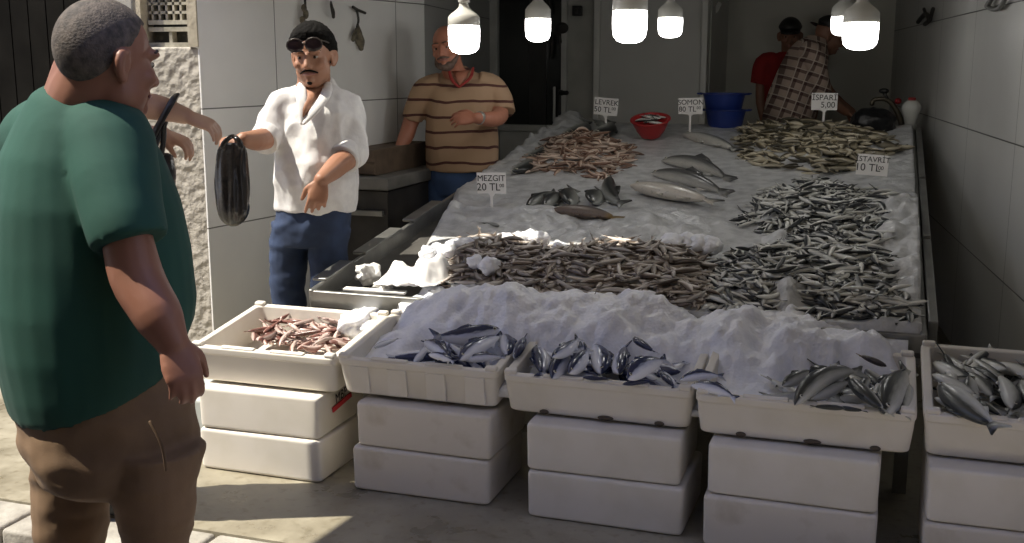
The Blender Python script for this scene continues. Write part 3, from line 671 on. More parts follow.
big_fish('grouper', M_GRP, *T2((554, 209), (624, 218), .055), 'brown grouper with a yellowish tail lying on the ice', .27, .16, sag=-.3, flip=-1, fork=.05)
for p, q, l, sc in (((526, 207), (556, 190), 'dark slim fish at the left of the row beside the grouper', .2), ((543, 207), (563, 191), 'dark slim fish between two others above the grouper\'s head', .24), ((569, 204), (572, 187), 'short dark fish pointing away, right of the two slim ones', .34), ((592, 203), (600, 189), 'small dark fish half in the ice above the grouper\'s back', .4), ((608, 179), (619, 208), 'thin silvery fish curving down to the grouper\'s tail', .15)):
    big_fish('sea_bass', M_DK2, *T2(p, q, .045), l, sc*.9, .14, sag=.3 if sc < .16 else -.15, roll=.5, flip=-1)
for p, q, l in (((566, 136), (592, 122), 'silvery curved fish at the back left edge of the pile'), ((596, 134), (616, 122), 'dark fish lying under the LEVREK sign'), ((606, 130), (596, 120), 'silvery fish leaning behind the LEVREK sign\'s stem'), ((530, 158), (548, 146), 'small dark fish in the ice at the table\'s back left corner'), ((515, 172), (535, 158), 'small dark fish at the left edge below the back corner'), ((470, 241), (455, 236), 'small grey fish on the ice behind the brown pile'), ((500, 226), (480, 222), 'small dark fish in the ice below the MEZGIT sign')):
    big_fish('sea_bass', M_DK2, *T2(p, q, .065 if p[1] < 140 else .045), l, .26, .15, sag=-.5, roll=.3)
# fish in the trays
def px3(x, y): return (500+x/3.39, 300+y/3.39)
NT = TRAYS[0][2]@Vector((0, 0, 1))
def tf(i, a, b, label, m=M_BON, hgt=.24, thk=.17, sag=0, bend=0, roll=0, h=.15, flip=1, h2=None):
    big_fish('bonito' if m is M_BON else 'bluefish', m, CP(i, *a, h), CP(i, *b, h if h2 is None else h2), label, hgt, thk, bend, sag, roll, NT, flip=flip)
C3 = [((125, 160), (152, 262), 'pale bonito along the left wall of the third tray'), ((172, 262), (285, 150), 'long silver bonito slanting up beside the left wall of the third tray'), ((236, 250), (304, 160), 'silver bonito third from the left in the third tray'),
      ((180, 196), (275, 128), 'dark-backed bonito lying across the others at the third tray\'s back left'), ((348, 248), (322, 138), 'blue-sided bonito standing upright in the middle of the third tray'), ((400, 250), (424, 150), 'silver bonito right of the upright one in the third tray'),
      ((428, 262), (566, 192), 'large bonito with a black back arching over the third tray\'s middle'), ((450, 128), (528, 178), 'pale bonito at the back of the third tray against the ice'), ((330, 225), (395, 200), 'small bonito wedged in the middle of the third tray'), ((280, 262), (380, 268), 'bonito lying flat along the front rim of the third tray'),
      ((608, 266), (762, 252), 'black-backed bonito resting on the ice over the third tray\'s right end'), ((650, 284), (812, 330), 'dark bonito slanting across from the third tray into the fourth'), ((545, 245), (600, 300), 'pale bonito tail hanging over the third tray\'s front rim'), ((415, 285), (530, 272), 'silver bonito low at the front rim, right of the flat one')]
for k, (a, b, l) in enumerate(C3):
    tf(2, px3(*a), px3(*b), l, sag=-.35 if k in (6, 10, 11) else [.2, -.2, .1][k % 3], h=.178 if k in (10, 11) else .150+.014*(k % 4)+(.03 if k in (3, 6, 7) else 0), roll=(1 if k in (1, 2, 6, 10, 11, 3) else -1)*[.2, .6, .7, .5][k % 4], flip=-1 if k in (1, 2, 6, 10, 11, 3) else 1, hgt=.25 if k != 6 else .32)
def px2(x, y): return (340+x/3.88, 280+y/3.88)
C2 = [((620, 196), (350, 230), 'large bonito belly-up on the ice in the second tray'), ((460, 306), (636, 206), 'blue-backed bonito slanting across the second tray'), ((330, 236), (440, 306), 'dark bonito head-down at the left of the second tray\'s fish'), ((655, 290), (632, 196), 'short bonito upright at the right end of the second tray'), ((680, 300), (720, 214), 'pale bonito against the right wall of the second tray'), ((345, 286), (450, 316), 'small bonito low at the front rim of the second tray'), ((480, 308), (650, 296), 'dark bonito along the front rim of the second tray'), ((130, 262), (230, 226), 'bonito head poking from the ice at the second tray\'s left')]
for k, (a, b, l) in enumerate(C2): tf(1, px2(*a), px2(*b), l, hgt=.30 if k == 0 else .24, sag=-.2 if k != 0 else .25, h=.155+.014*(k % 3)+(.03 if k == 0 else 0), roll=[-.9, .5, .6, -.2][k % 4], flip=1 if k in (0, 3, 4) else -1)
def px4(x, y): return (680+x/3.39, 310+y/3.39)
C4 = [((378, 306), (612, 182), 'long dark-backed fish arching across the fourth tray'), ((440, 300), (585, 236), 'plump silver fish under the arching one in the fourth tray'), ((700, 190), (600, 150), 'brown-headed fish half under the ice at the fourth tray\'s back'), ((575, 235), (700, 350), 'silver fish slanting down in the middle of the fourth tray'), ((690, 350), (770, 190), 'dark fish along the fourth tray\'s right side'), ((660, 300), (745, 200), 'whitish broad fish behind the dark one in the fourth tray'), ((770, 250), (752, 360), 'pale fish against the right wall of the fourth tray'), ((560, 334), (440, 326), 'dark fish lying along the fourth tray\'s front rim'), ((345, 256), (470, 200), 'fish half buried at the left of the fourth tray\'s catch'), ((500, 320), (640, 345), 'pale fish low in the fourth tray\'s front corner'), ((640, 230), (610, 280), 'short silver fish showing its belly in the fourth tray')]
for k, (a, b, l) in enumerate(C4): tf(3, px4(*a), px4(*b), l, M_GRP if k == 2 else M_DRK, hgt=.17 if k == 0 else .25, sag=-.45 if k == 0 else -.1, h=.145+.014*(k % 3)+(.04 if k in (0, 3) else 0), roll=[.8, .5, .7, -.5, .6, -.3, -.4, .8, .6, -.2, -.7][k], flip=-1 if k in (0, 1, 2, 7, 4, 8) else 1)
def px5(x, y): return (880+x/2.333, 310+y/2.333)
C5 = [((125, 122), (240, 188), 'striped silver fish at the top left of the last tray'), ((122, 150), (240, 206), 'second silver fish from the top left of the last tray'), ((136, 172), (280, 284), 'long silver fish with its tail over the last tray\'s front'), ((200, 146), (275, 210), 'dark-backed fish in the middle of the last tray'), ((128, 205), (245, 250), 'dark fish against the last tray\'s front rim'), ((315, 232), (280, 146), 'dark curved fish upright at the right of the last tray'), ((200, 135), (266, 84), 'fish with its tail raised at the last tray\'s back'), ((345, 152), (250, 128), 'silver fish across the last tray\'s back right'), ((350, 124), (256, 108), 'dark fish topmost at the last tray\'s back right'), ((345, 212), (290, 250), 'silver fish at the last tray\'s front right'), ((232, 212), (288, 250), 'small silver fish at the centre front of the last tray'), ((330, 165), (350, 230), 'dark fish leaning against the right wall in the last tray')]
for k, (a, b, l) in enumerate(C5): tf(4, px5(*a), px5(*b), l, M_DRK, hgt=.24, sag=-.3 if k in (5, 8) else -.1, h=.112 if k in (6, 7, 8) else .13+.012*(k % 3)+(.02 if k == 2 else 0), roll=[.25, -.2, .3][k % 3], flip=-1 if k in (0, 1, 3, 4, 8) else 1, h2=.15 if k == 6 else None)
# deeper layer of the catch, seen between the upper fish
random.seed(44)
for i, (ua, ub, va, vb), n, m, lab, grp in ((1, (-1.72, -1.34, 3.74, 3.88), 8, M_BON, 'bonito partly buried under the others in the second tray', 'buried bonito in the second tray'), (2, (-1.20, -.63, 3.73, 3.92), 18, M_BON, 'bonito partly buried under the others in the third tray', 'buried bonito in the third tray'), (3, (-.26, .09, 3.70, 3.96), 12, M_DRK, 'dark-backed fish partly buried under the others in the fourth tray', 'buried fish in the fourth tray'), (4, (.23, .64, 3.70, 4.13), 26, M_DRK, 'dark-backed fish partly buried under the others in the last tray', 'buried fish in the last tray')):
    R_ = TRAYS[i][2]; nn = R_@Vector((0, 0, 1)); ms = [fish_mesh('layer_fish', m, .24, .16, b, s_, nr=14, ns=12) for b, s_ in ((.1, -.2), (-.2, .2), (.2, .1))]
    for k in range(n):
        u, v = random.uniform(ua, ub), random.uniform(va, vb); a = random.gauss(2.2, .8)+(PI if random.random() < .4 else 0); d = R_@Vector((math.cos(a), math.sin(a), random.gauss(0, .12)))
        L_ = .24*random.uniform(.85, 1.15); c = Vector((min(max(u, TR[i][0]+.06+abs(d.x)*L_/2), TR[i][1]-.06-abs(d.x)*L_/2), max(v, TR[i][2]+.06+abs(d.y)*L_/2), 0)); c.z = TRAYS[i][1].z+(c.y-TR[i][2])*TS+random.uniform(.105, .128)
        o = bpy.data.objects.new('bonito' if m is M_BON else 'bluefish', ms[k % 3]); COL.objects.link(o); put(o, c, orient(d, nn, random.gauss(0, .5)+(PI if random.random() < .5 else 0)), L_); tag(o, lab, 'fish', grp)
# the red fish in the first tray
random.seed(21); t0, o0, R0m = TRAYS[0]; RM = variants('red_mullet', M_RED, .20, .13, [(.1, .5), (.3, -.5), (-.2, .8), (0, -.2)])
poly1 = [(250, 336), (262, 322), (278, 314), (306, 318), (336, 318), (344, 330), (342, 350), (320, 349), (285, 344)]
k = 0
while k < 78:
    x, y = random.uniform(250, 345), random.uniform(312, 351)
    if not inpoly((x, y), poly1): continue
    c = CP(0, x, y, .065+random.uniform(0, .055)); a = random.gauss(2.7, .9); d = R0m@Vector((math.cos(a), math.sin(a), random.gauss(0, .12)))
    if not (TR[0][0]+.11 < c.x < TR[0][1]-.10 and c.y > 3.735): continue
    o = bpy.data.objects.new('red_mullet', RM[k % 4]); COL.objects.link(o); put(o, c, orient(d, NT, random.gauss(0, .6)+(PI if random.random() < .5 else 0)), random.uniform(.12, .16)); tag(o, 'small reddish-brown mullet in the sunlit tray at the left end', 'fish', 'red mullets in the left tray'); k += 1
o = bpy.data.objects.new('red_mullet', RM[0]); COL.objects.link(o); put(o, CP(0, 232, 338, .06), orient(R0m@Vector((.9, .5, 0)), NT), .05); tag(o, 'tiny reddish scrap of fish alone at the left tray\'s bare left side', 'fish')
def rock(name, c, r, label, cat, m, seed, sub=4, kind=None, amp=.35):
    bm = bmesh.new(); bmesh.ops.create_icosphere(bm, subdivisions=sub, radius=1)
    for v in bm.verts:
        q = v.co*1.6+Vector((seed, seed*2.3, 1)); s = 1+amp*noise.noise(q)+amp*.5*noise.noise(q*2.6)
        v.co = Vector((v.co.x*r[0]*s, v.co.y*r[1]*s, v.co.z*r[2]*s))
    me = bpy.data.meshes.new(name); bm.to_mesh(me); bm.free(); me.materials.append(m); me.shade_smooth()
    o = link(name, me); o.location = c; return tag(o, label, cat, None, kind)
rock('ice_mound', CP(0, 364, 322, .10), (.085, .16, .06), 'sunlit lump of crushed ice in the right corner of the left tray', 'ice', ICE, 2.2, kind='stuff')
# --- things in the bare left bay: torn foam pieces, a white bag
FOAM = mat('torn_foam', (.82, .81, .78), .7, bump=.3, bscale=120, bdist=.003)
for k, (x, y, r, l) in enumerate([(368, 278, (.055, .05, .05), 'chunk of torn white foam standing in the bare left bay'), (384, 286, (.045, .04, .018), 'small flat foam scrap right of the standing chunk')]):
    c = TB(x, y, -.03); rock('foam_chunk', c+Vector((0, 0, r[2]*.4)), r, l, 'foam', FOAM, 5.1+k, amp=.5)
mb = MB(); a = TB(372, 292, -.03)
mb.box(a+Vector((0, .03, .0)), (.30, .035, .012), rz=.02, rx=TA); tag(mb.build('foam_strip', FOAM, bevel=.003), 'long flat strip of white foam along the bare bay\'s front', 'foam')
# white plastic bag, folded over on itself
def bag_sheet(name, c, su, sv, sz, label, seed, m, yaw=0):
    mb = MB(); n = 34; vs = []
    for j in range(n):
        for i in range(n):
            a, b = i/(n-1)*2-1, j/(n-1)*2-1; rr = math.hypot(a, b)
            h = sz*max(0, 1-rr**2.2)*(1+.5*noise.noise(Vector((a*1.7+seed, b*1.7, 0))))+.018*noise.noise(Vector((a*4+seed, b*4, 5)))*(1-.4*rr)
            k = 1+.13*noise.noise(Vector((a*1.3, b*1.3, seed)))
            vs.append(Vector(c)+Matrix.Rotation(yaw, 3, 'Z')@Vector((a*su*k*(1-.12*b*b), b*sv*k*(1-.12*a*a), h)))
    mb.add(vs, [(j*n+i, j*n+i+1, (j+1)*n+i+1, (j+1)*n+i) for j in range(n-1) for i in range(n-1)])
    o = mb.build(name, m, smooth=True); s = o.modifiers.new('s', 'SOLIDIFY'); s.thickness = .004; return tag(o, label, 'bag')
WB = mat('white_plastic', (.86, .85, .84), .4, sss=.15)
bag_sheet('plastic_bag', TB(408, 281, -.01), .13, .10, .085, 'crumpled white plastic bag lying in the bare left bay', 1.3, WB, .2)
bag_sheet('plastic_bag', TB(432, 280, .0), .09, .13, .10, 'white plastic bag folded over against the heaped ice', 4.7, WB, -.4)
for k, (x, y) in enumerate([(428, 253), (438, 249), (448, 252), (458, 248), (468, 246), (480, 246), (505, 240), (518, 239), (530, 237), (540, 239), (475, 262), (490, 266), (560, 248), (672, 244), (686, 243), (700, 245), (710, 246)]):
    random.seed(k+90); c = TB(x, y, .085); r = random.uniform(.028, .05)
    rock('ice_chunk', c, (r*1.3, r*1.2, r), 'loose lump of ice at the back edge of the brown fish pile', 'ice', ICE, k*1.7, sub=3).__setitem__('group', 'ice lumps behind the brown pile')
# --- price signs -----------------------------------------------------
CARD = mat('white_card', (.84, .82, .80), .55)
def sign(px0, py0, px1, py1, foot_py, v, lines, label, lean=0, m=CARD, stem=True):
    a, b = PV(px0, py1, v), PV(px1, py0, v); c = (a+b)/2; w, h = (b.x-a.x), (b.z-a.z)
    ft = PV((px0+px1)/2, foot_py, v); t = empty('price_sign', (c.x, v, ft.z)); tag(t, label, 'sign')
    M = Matrix.Translation(c) @ Matrix.Rotation(lean, 4, 'Y')
    mb = MB(); mb.prism([(-w/2, -h/2), (-w*.12, -h/2), (0, -h*.72), (w*.12, -h/2), (w/2, -h/2), (w/2, h/2), (-w/2, h/2)] if stem else [(-w/2, -h/2), (w/2, -h/2), (w/2, h/2), (-w/2, h/2)], -.002, .002, M); mb.build('card', m, t, bevel=.001)
    if stem:
        mb = MB(); mb.tube([c+Vector((0, .001, -h*.5)), Vector((c.x, v+.001, ft.z-.05))], .008, 8, sub=1, flat=.5); mb.build('stake', m, t)
    for k, (txt, sz, dx, dz) in enumerate(lines):
        lettering(txt, sz*h, M @ Matrix.Translation((dx*w, -.0035, dz*h)) @ Matrix.Rotation(PI/2, 4, 'X'), INK, t)
    return t
sign(477, 173, 506, 193, 210, TB(492, 208, .04).y, [('MEZGIT', .40, 0, .22), ('20 TL', .50, -.10, -.2), ('00', .24, .36, -.12)], 'white price sign reading MEZGIT at the table\'s left', -.03)
sign(594, 98, 618, 115, 128, TB(606, 130, .04).y, [('LEVREK', .42, .02, .22), ('50 TL', .44, -.12, -.2), ('00', .26, .34, -.1)], 'white price sign reading LEVREK above dark fish at the back left', .08)
sign(678, 98, 703, 114, 130, TB(690, 131, .04).y, [('SOMON', .44, .02, .22), ('80 TL', .46, -.12, -.2), ('00', .26, .34, -.12)], 'white price sign reading SOMON beside the blue basins', -.02)
sign(811, 93, 838, 110, 128, TB(824, 129, .06).y, [('İSPARİ', .46, 0, .22), ('5,00', .48, .14, -.2)], 'white price sign reading İSPARİ in front of the plaid-shirted man')
sign(856, 155, 889, 175, 182, TB(872, 187, .12).y, [('İSTAVRİT', .36, 0, .26), ('10 TL', .50, -.14, -.14), ('00', .26, .28, -.12)], 'white price sign reading İSTAVRİT stuck low in the ice at the right', .05, stem=False)
# --- red bowl and blue basins
def bowl(name, c, r, h, m, label, handles=False, base=.55, cat='basin', tilt=0, n=36):
    t = empty(name, c); tag(t, label, cat); mb = MB(); th = .006
    prof = [(r*base*.98, 0), (r*base, .004), (r*(base+.22), h*.35), (r*.93, h*.8), (r*.97, h-.008), (r*1.05, h-.006), (r*1.05, h), (r*.97-th, h), (r*.92-th, h*.8), (r*(base+.2)-th, h*.37), (r*base-th, .012), (.001, .012)]
    M = Matrix.Rotation(tilt, 3, 'X'); mb.lathe(prof, (0, 0, 0), n); mb.v = [tuple(Vector(c)+M@Vector(p)) for p in mb.v]; mb.build('bowl_wall', m, t, smooth=True, bevel=.001)
    if handles:
        for s in (-1, 1):
            mb = MB(); mb.tube([Vector(c)+M@Vector(p) for p in ((s*r*1.0, -.05, h-.006), (s*(r*1.16), -.045, h-.004), (s*(r*1.16), .045, h-.004), (s*r*1.0, .05, h-.006))], .011, 8, flat=.6); mb.build('handle', m, t)
    return t
RB = TB(651, 136, .035)
bowl('red_bowl', RB, (PV(671, 125, RB.y).x-PV(631, 125, RB.y).x)/2*.95, .125, mat('red_plastic', (.42, .028, .03), .35), 'red plastic bowl of small silver fish at the back of the table', base=.52, cat='bowl', tilt=TA+.16)
random.seed(31)
for k in range(14):
    o = bpy.data.objects.new('bowl_fish', bpy.data.meshes['anchovy']); COL.objects.link(o)
    a = random.uniform(0, 2*PI); r = random.uniform(0, .075); put(o, RB+Vector((math.cos(a)*r*1.25, math.sin(a)*r*1.1, .112+.016*math.sin(a)+random.uniform(-.004, .012))), orient((math.cos(a*3), .4*math.sin(a*3), .1), TN, random.gauss(0, .4)), .125); tag(o, 'small silver fish lying in the red bowl', 'fish', 'fish in the red bowl')
BLU = mat('blue_plastic', (.015, .035, .19), .35)
b0 = TB(721, 129, .03); rb = (PV(745, 110, b0.y+.2).x-PV(700, 110, b0.y+.2).x)/2*.93
bz0 = b0.z-.035
bowl('blue_basin', (b0.x, b0.y+.2, bz0), rb, .165, BLU, 'lower of two stacked blue plastic basins at the table\'s back', True, .60)
bowl('blue_basin', (b0.x-.015, b0.y+.21, bz0+.115), rb*1.04, .165, BLU, 'upper blue plastic basin nested in another one', True, .60)
# shelf behind the table that carries the basins and the tap end
t = empty('rear_shelf', (-1.0, 8.45, 0)); tag(t, 'low steel shelf along the back end of the display table', 'shelf')
mb = MB(); mb.box((-1.08, 8.46, bz0-.022), (2.5, .56, .04)); mb.build('shelf_top', STEEL, t, bevel=.004)
for u in (-2.28, .12):
    mb = MB(); mb.box((u, 8.5, (bz0-.04)/2), (.05, .05, bz0-.04)); mb.build('leg', STEEL, t)
# --- right back corner: black bag, tap, white bottle
KB = TB(871, 134, .02); BB = mat('black_bag_plastic', (.008, .008, .009), .35, bump=.6, bscale=30)
rock('black_bag', (KB.x, KB.y+.12, KB.z+.07), (.155, .13, .10), 'bulging black plastic bag at the table\'s back right corner', 'bag', BB, 3.3, amp=.22)
BT = PV(910, 130, 8.18); t = empty('white_bottle', BT); tag(t, 'white bottle with a red cap on the corner post', 'bottle')
bs = (PV(910, 100, 8.18).z-BT.z)
mb = MB(); mb.lathe([(.032, 0), (.036, .01*bs), (.040, .3*bs), (.052, .52*bs), (.064, .66*bs), (.066, .76*bs), (.056, .88*bs), (.034, .97*bs), (.02, bs)], BT, 24); mb.build('bottle_body', mat('milky_plastic', (.66, .66, .62), .4), t, smooth=True)
mb = MB(); mb.lathe([(.024, .965*bs), (.026, .98*bs), (.026, 1.07*bs), (.02, 1.09*bs)], BT, 20); mb.build('cap', mat('red_cap', (.30, .015, .02), .4), t, smooth=True)
t = empty('corner_post', (BT.x, BT.y, 0)); tag(t, 'dark metal post at the table\'s back right corner', 'post')
mb = MB(); mb.box((BT.x, BT.y+.01, (BT.z-.03)/2), (.06, .06, BT.z-.03)); mb.build('shaft', STEELD, t); mb = MB(); mb.box((BT.x, BT.y+.01, BT.z-.016), (.11, .10, .03)); mb.build('cap_plate', STEELD, t)
t = empty('water_tap', PV(899, 118, 8.32)); tag(t, 'curved dark tap with a red knob behind the black bag', 'tap')
mb = MB(); mb.tube([PV(902, 135, 8.32), PV(900, 118, 8.32), PV(892, 104, 8.32), (PV(884, 99, 8.32)), PV(874, 100, 8.32), PV(872, 104, 8.32)], [.02, .02, .017, .016, .015, .016], 12); mb.build('spout', mat('tarnished_brass', (.10, .085, .06), .4, metal=.6), t, smooth=True)
mb = MB(); mb.tube([PV(888, 101, 8.32), PV(884, 92, 8.32)], .014, 10, sub=1); mb.ell(PV(884, 91, 8.32), (.035, .02, .02)); mb.build('lever', BLACK, t, smooth=True)
mb = MB(); mb.ell(PV(898, 101, 8.32), (.024, .024, .022)); mb.build('knob', mat('red_knob', (.25, .012, .016), .4), t, smooth=True)
mb = MB(); mb.box((PV(902, 135, 8.32).x, 8.32, PV(902, 135, 8.32).z/2), (.05, .05, PV(902, 135, 8.32).z)); mb.build('standpipe', STEELD, t)
# --- hanging LED bulbs -----------------------------------------------
HOUS = mat('lamp_housing', (.62, .62, .58), .35, sss=.1); CABLE = mat('black_cable', (.012, .012, .012), .5)
GLOW = mat('glowing_diffuser', (.9, .9, .88), .4, emis=(1, .98, .94), estr=14.0)
def bulb(px, ytop, yb, D, wpx, label, neck):
    """yb: bottom of the dome, ytop: rim between housing and dome, neck: top of the cone"""
    c = PD(px, ytop, D); k = D/1100*1.0; r = wpx/2*k; hd = (yb-ytop)*k; hh = (ytop-neck)*k
    t = empty('hanging_bulb', (c.x, c.y, 3.19)); tag(t, label, 'lamp', 'hanging LED bulbs'); n = 28
    mb = MB(); mb.lathe([(r*.98, 0), (r*1.0, -hd*.12), (r*.99, -hd*.55), (r*.92, -hd*.78), (r*.72, -hd*.92), (r*.4, -hd*.985), (.001, -hd)], c, n, cap=False); mb.build('diffuser', GLOW, t, smooth=True)
    mb = MB(); mb.lathe([(.001, .002), (r*.985, .001), (r*1.02, .004), (r*1.0, hh*.42), (r*.82, hh*.58), (r*.5, hh*.76), (r*.33, hh*.9), (r*.30, hh), (r*.30, hh*1.25), (.001, hh*1.26)], c, n); mb.build('housing', HOUS, t, smooth=True)
    mb = MB(); mb.lathe([(.024, hh*1.1), (.026, hh*1.15), (.024, hh*1.15+.06), (.008, hh*1.15+.075)], c, 16); mb.build('socket', HOUS, t, smooth=True)
    mb = MB(); mb.tube([c+Vector((0, 0, hh*1.15+.07)), Vector((c.x, c.y, 3.19))], .004, 6, sub=1); mb.build('cable', CABLE, t)
bulb(464, 26, 53, 5.0, 31, 'large glowing bulb in front of the striped-shirt man, leftmost of all', 6)
bulb(538, 19, 41, 6.4, 25, 'small glowing bulb in front of the dark glazed door', -2)
bulb(630, 11, 42, 5.0, 34, 'large glowing bulb in the middle, over the red bowl', -14)
bulb(670.5, 18, 37, 6.6, 24, 'small glowing bulb right of the middle large one', 0)
bulb(861, 23, 49, 5.0, 34, 'large glowing bulb at the right, over the plaid man', 0)
bulb(844, 17, 35, 6.6, 24, 'small glowing bulb half behind the rightmost large one', -2)
# --- cabinet and wooden crate between the two sellers -----------------
KV = 5.85
def kq(px, py, v=KV): return PV(px, py, v)
cx0, cx1 = kq(338, 200).x, kq(384, 200).x
t = empty('counter_cabinet', ((cx0+cx1)/2, KV, 0)); tag(t, 'dark cabinet with a grey worktop behind the white-shirted man', 'cabinet')
zt = kq(360, 177).z; xr = kq(388, 177).x; xl = -3.08
mb = MB(); mb.box(((xl+xr)/2, KV+.43, zt/2-.03), (xr-xl-.02, .84, zt-.10)); mb.build('body', mat('cabinet_black', (.022, .02, .018), .5, col2=(.05, .045, .04), nscale=5), t, bevel=.006)
mb = MB(); mb.box(((xl+xr)/2, KV+.42, zt-.035), (xr-xl+.03, .9, .075)); mb.build('worktop', mat('grey_worktop', (.19, .185, .17), .5, col2=(.13, .125, .115), nscale=7), t, bevel=.008)
mb = MB(); mb.box(((xl+xr)/2, KV-.015, zt-.21), (xr-xl-.06, .03, .03)); mb.build('front_rail', STEEL, t)
z2 = kq(370, 149, KV+.1).z
t = empty('wooden_crate', ((xl+xr)/2, KV+.45, zt)); tag(t, 'shallow brown wooden crate on the cabinet, under the striped man\'s hand', 'crate')
WOOD = mat('old_wood', (.15, .105, .07), .7, col2=(.085, .06, .04), nscale=9, ndet=6)
x0c, x1c, v0c, v1c = xl+.03, kq(428, 160, KV+.85).x, KV+.06, KV+.86; hz = z2-zt
for vv in (v0c, v1c): 
    mb = MB(); mb.box(((x0c+x1c)/2, vv, zt+.005+hz*.48), (x1c-x0c, .018, hz*.92)); mb.build('long_side', WOOD, t, bevel=.003)
    for q in (.24, .72) if vv == v0c else ():
        mb = MB(); mb.box(((x0c+x1c)/2, vv-.011, zt+.005+hz*q), (x1c-x0c+.002, .012, hz*.40)); mb.build('slat', WOOD, t, bevel=.003)
for uu in (x0c+.01, x1c-.01):
    mb = MB(); mb.box((uu, (v0c+v1c)/2, zt+hz*.5), (.018, v1c-v0c-.02, hz*.96)); mb.build('end_side', WOOD, t, bevel=.003)
mb = MB(); mb.box(((x0c+x1c)/2, (v0c+v1c)/2, zt+hz*.93), (x1c-x0c-.03, v1c-v0c-.03, .012)); mb.build('lid_board', WOOD, t)
# --- hooks and dried things on the walls
HOOK = mat('dark_hook', (.03, .028, .024), .6); DRY = mat('dried_fish', (.19, .17, .12), .7, col2=(.07, .06, .045), nscale=30)
def lw(px, py, off=.03):
    a, b = Vector((*L0, 0)), Vector((*L1, 0)); d = (b-a).normalized(); n = Vector((d.y, -d.x, 0)); return PP(px, py, a+n*off, n)
def rw(px, py, off=.03):
    a, b = Vector((*R0, 0)), Vector((*R1, 0)); d = (b-a).normalized(); n = Vector((-d.y, d.x, 0)); return PP(px, py, a+n*off, n)
t = empty('hanging_chain', lw(304, 0)); tag(t, 'knotted dark cord hanging on the tiles above the white-shirted man', 'cord')
mb = MB(); mb.tube([lw(304, -60), lw(305, 0), lw(306, 18)], .007, 8); mb.build('cord', HOOK, t)
mb = MB()
for k in range(6): mb.ell(lw(304+2*math.sin(k*2), 8+k*6, .035), (.016, .018, .022+.006*(k % 2)))
mb.build('knots', DRY, t, smooth=True)
t = empty('hanging_fish', lw(358, 8)); tag(t, 'small dried fish hung by its tail from a nail on the tiles', 'fish')
mb = MB(); mb.tube([lw(353, 7), lw(358, 10), lw(365, 13)], .009, 8); mb.build('nail', HOOK, t)
mb = MB(); mb.tube([lw(357, 11), lw(358.5, 20), lw(357, 27)], .007, 8); mb.build('string', HOOK, t)
mb = MB(); mb.tube([lw(358, 25), lw(358, 33), lw(360, 41), lw(361, 48)], [.008, .03, .035, .02], 10, flat=.5); mb.tube([lw(357, 28), lw(354, 36), lw(353, 40)], [.006, .014, .012], 8); mb.build('body', DRY, t, smooth=True)
t = empty('wall_hook', lw(332, 10)); tag(t, 'bare black hook on the tiles between the cord and the dried fish', 'hook')
mb = MB(); mb.tube([lw(331, 2, .01), lw(331.5, 6, .05), lw(333, 12, .05), lw(333.5, 17, .03)], [.006, .009, .012, .010], 8); mb.build('hook', HOOK, t, smooth=True)
t = empty('wall_hook', rw(926, 16)); tag(t, 'twisted dark bracket on the right wall above the bottle', 'hook')
mb = MB(); mb.tube([rw(918, 22), rw(922, 17), rw(926, 14), rw(929, 20), rw(925, 24)], .016, 8); mb.tube([rw(930, 20), rw(933, 9)], .014, 8, sub=1); mb.tube([rw(924, 9), rw(926, 15)], .012, 8, sub=1); mb.build('bracket', HOOK, t, smooth=True)
t = empty('wall_hook', rw(996, 4)); tag(t, 'rounded metal bracket high on the right wall near the street', 'hook')
mb = MB(); mb.tube([rw(987, 6), rw(992, 9), rw(999, 8), rw(1004, 1), rw(1005, -6)], .012, 8); mb.tube([rw(987, 6), rw(992, -2)], .014, 8, sub=1); mb.build('bracket', mat('grey_bracket', (.14, .14, .13), .5), t, smooth=True)
q = lambda x, y: PV(x, y, CV-.03)
t = empty('paper_tag', q(716, 10)); tag(t, 'crumpled white paper tag beside the dark door gap', 'tag')
mb = MB(); mb.prism([(-.05, -.01), (-.02, -.05), (.03, 0), (.055, .06), (.03, .085), (.0, .03)], -.006, .006, Matrix.Translation(PV(715, 11, 9.9))@Matrix.Rotation(.2, 4, 'Z')); mb.build('paper', mat('white_paper', (.62, .62, .58), .6), t, bevel=.002)
mb = MB(); mb.tube([PV(712, -4, 9.95), PV(713, 8, 9.95), PV(712, 25, 9.95)], [.03, .035, .03], 8); mb.build('clip', BLACK, t)
t = empty('wall_switch', q(578, 11)); tag(t, 'small dark square switch box on the service door', 'switch')
mb = MB(); mb.box(q(578, 11)+Vector((0, -.02, 0)), (.085, .05, .085)); mb.build('box', BLACK, t, bevel=.006); mb = MB(); mb.box(q(578, 11)+Vector((0, -.05, 0)), (.03, .02, .045)); mb.build('rocker', HOOK, t, bevel=.003)
t = empty('key_bunch', q(561, 27)); tag(t, 'dark hooks and keys hanging beside the glazed door', 'keys')
mb = MB(); mb.ell(q(562, 28), (.06, .02, .05)); mb.tube([q(558, 26), q(566, 30)], .018, 8, sub=1); mb.build('ring', HOOK, t, smooth=True)
mb = MB(); mb.tube([q(552, 33), q(552, 46), q(551, 58)], [.012, .018, .012], 8); mb.build('strap', HOOK, t, smooth=True)
mb = MB(); mb.tube([q(559, 36), q(560, 42)], .018, 8, sub=2); mb.build('key', HOOK, t, smooth=True)
mb = MB(); mb.tube([q(548, -20), q(549, 0), q(551, 12)], .02, 8); o = mb.build('hanging_strap', HOOK, None, smooth=True); tag(o, 'black strap hanging down in front of the glazed door', 'strap')
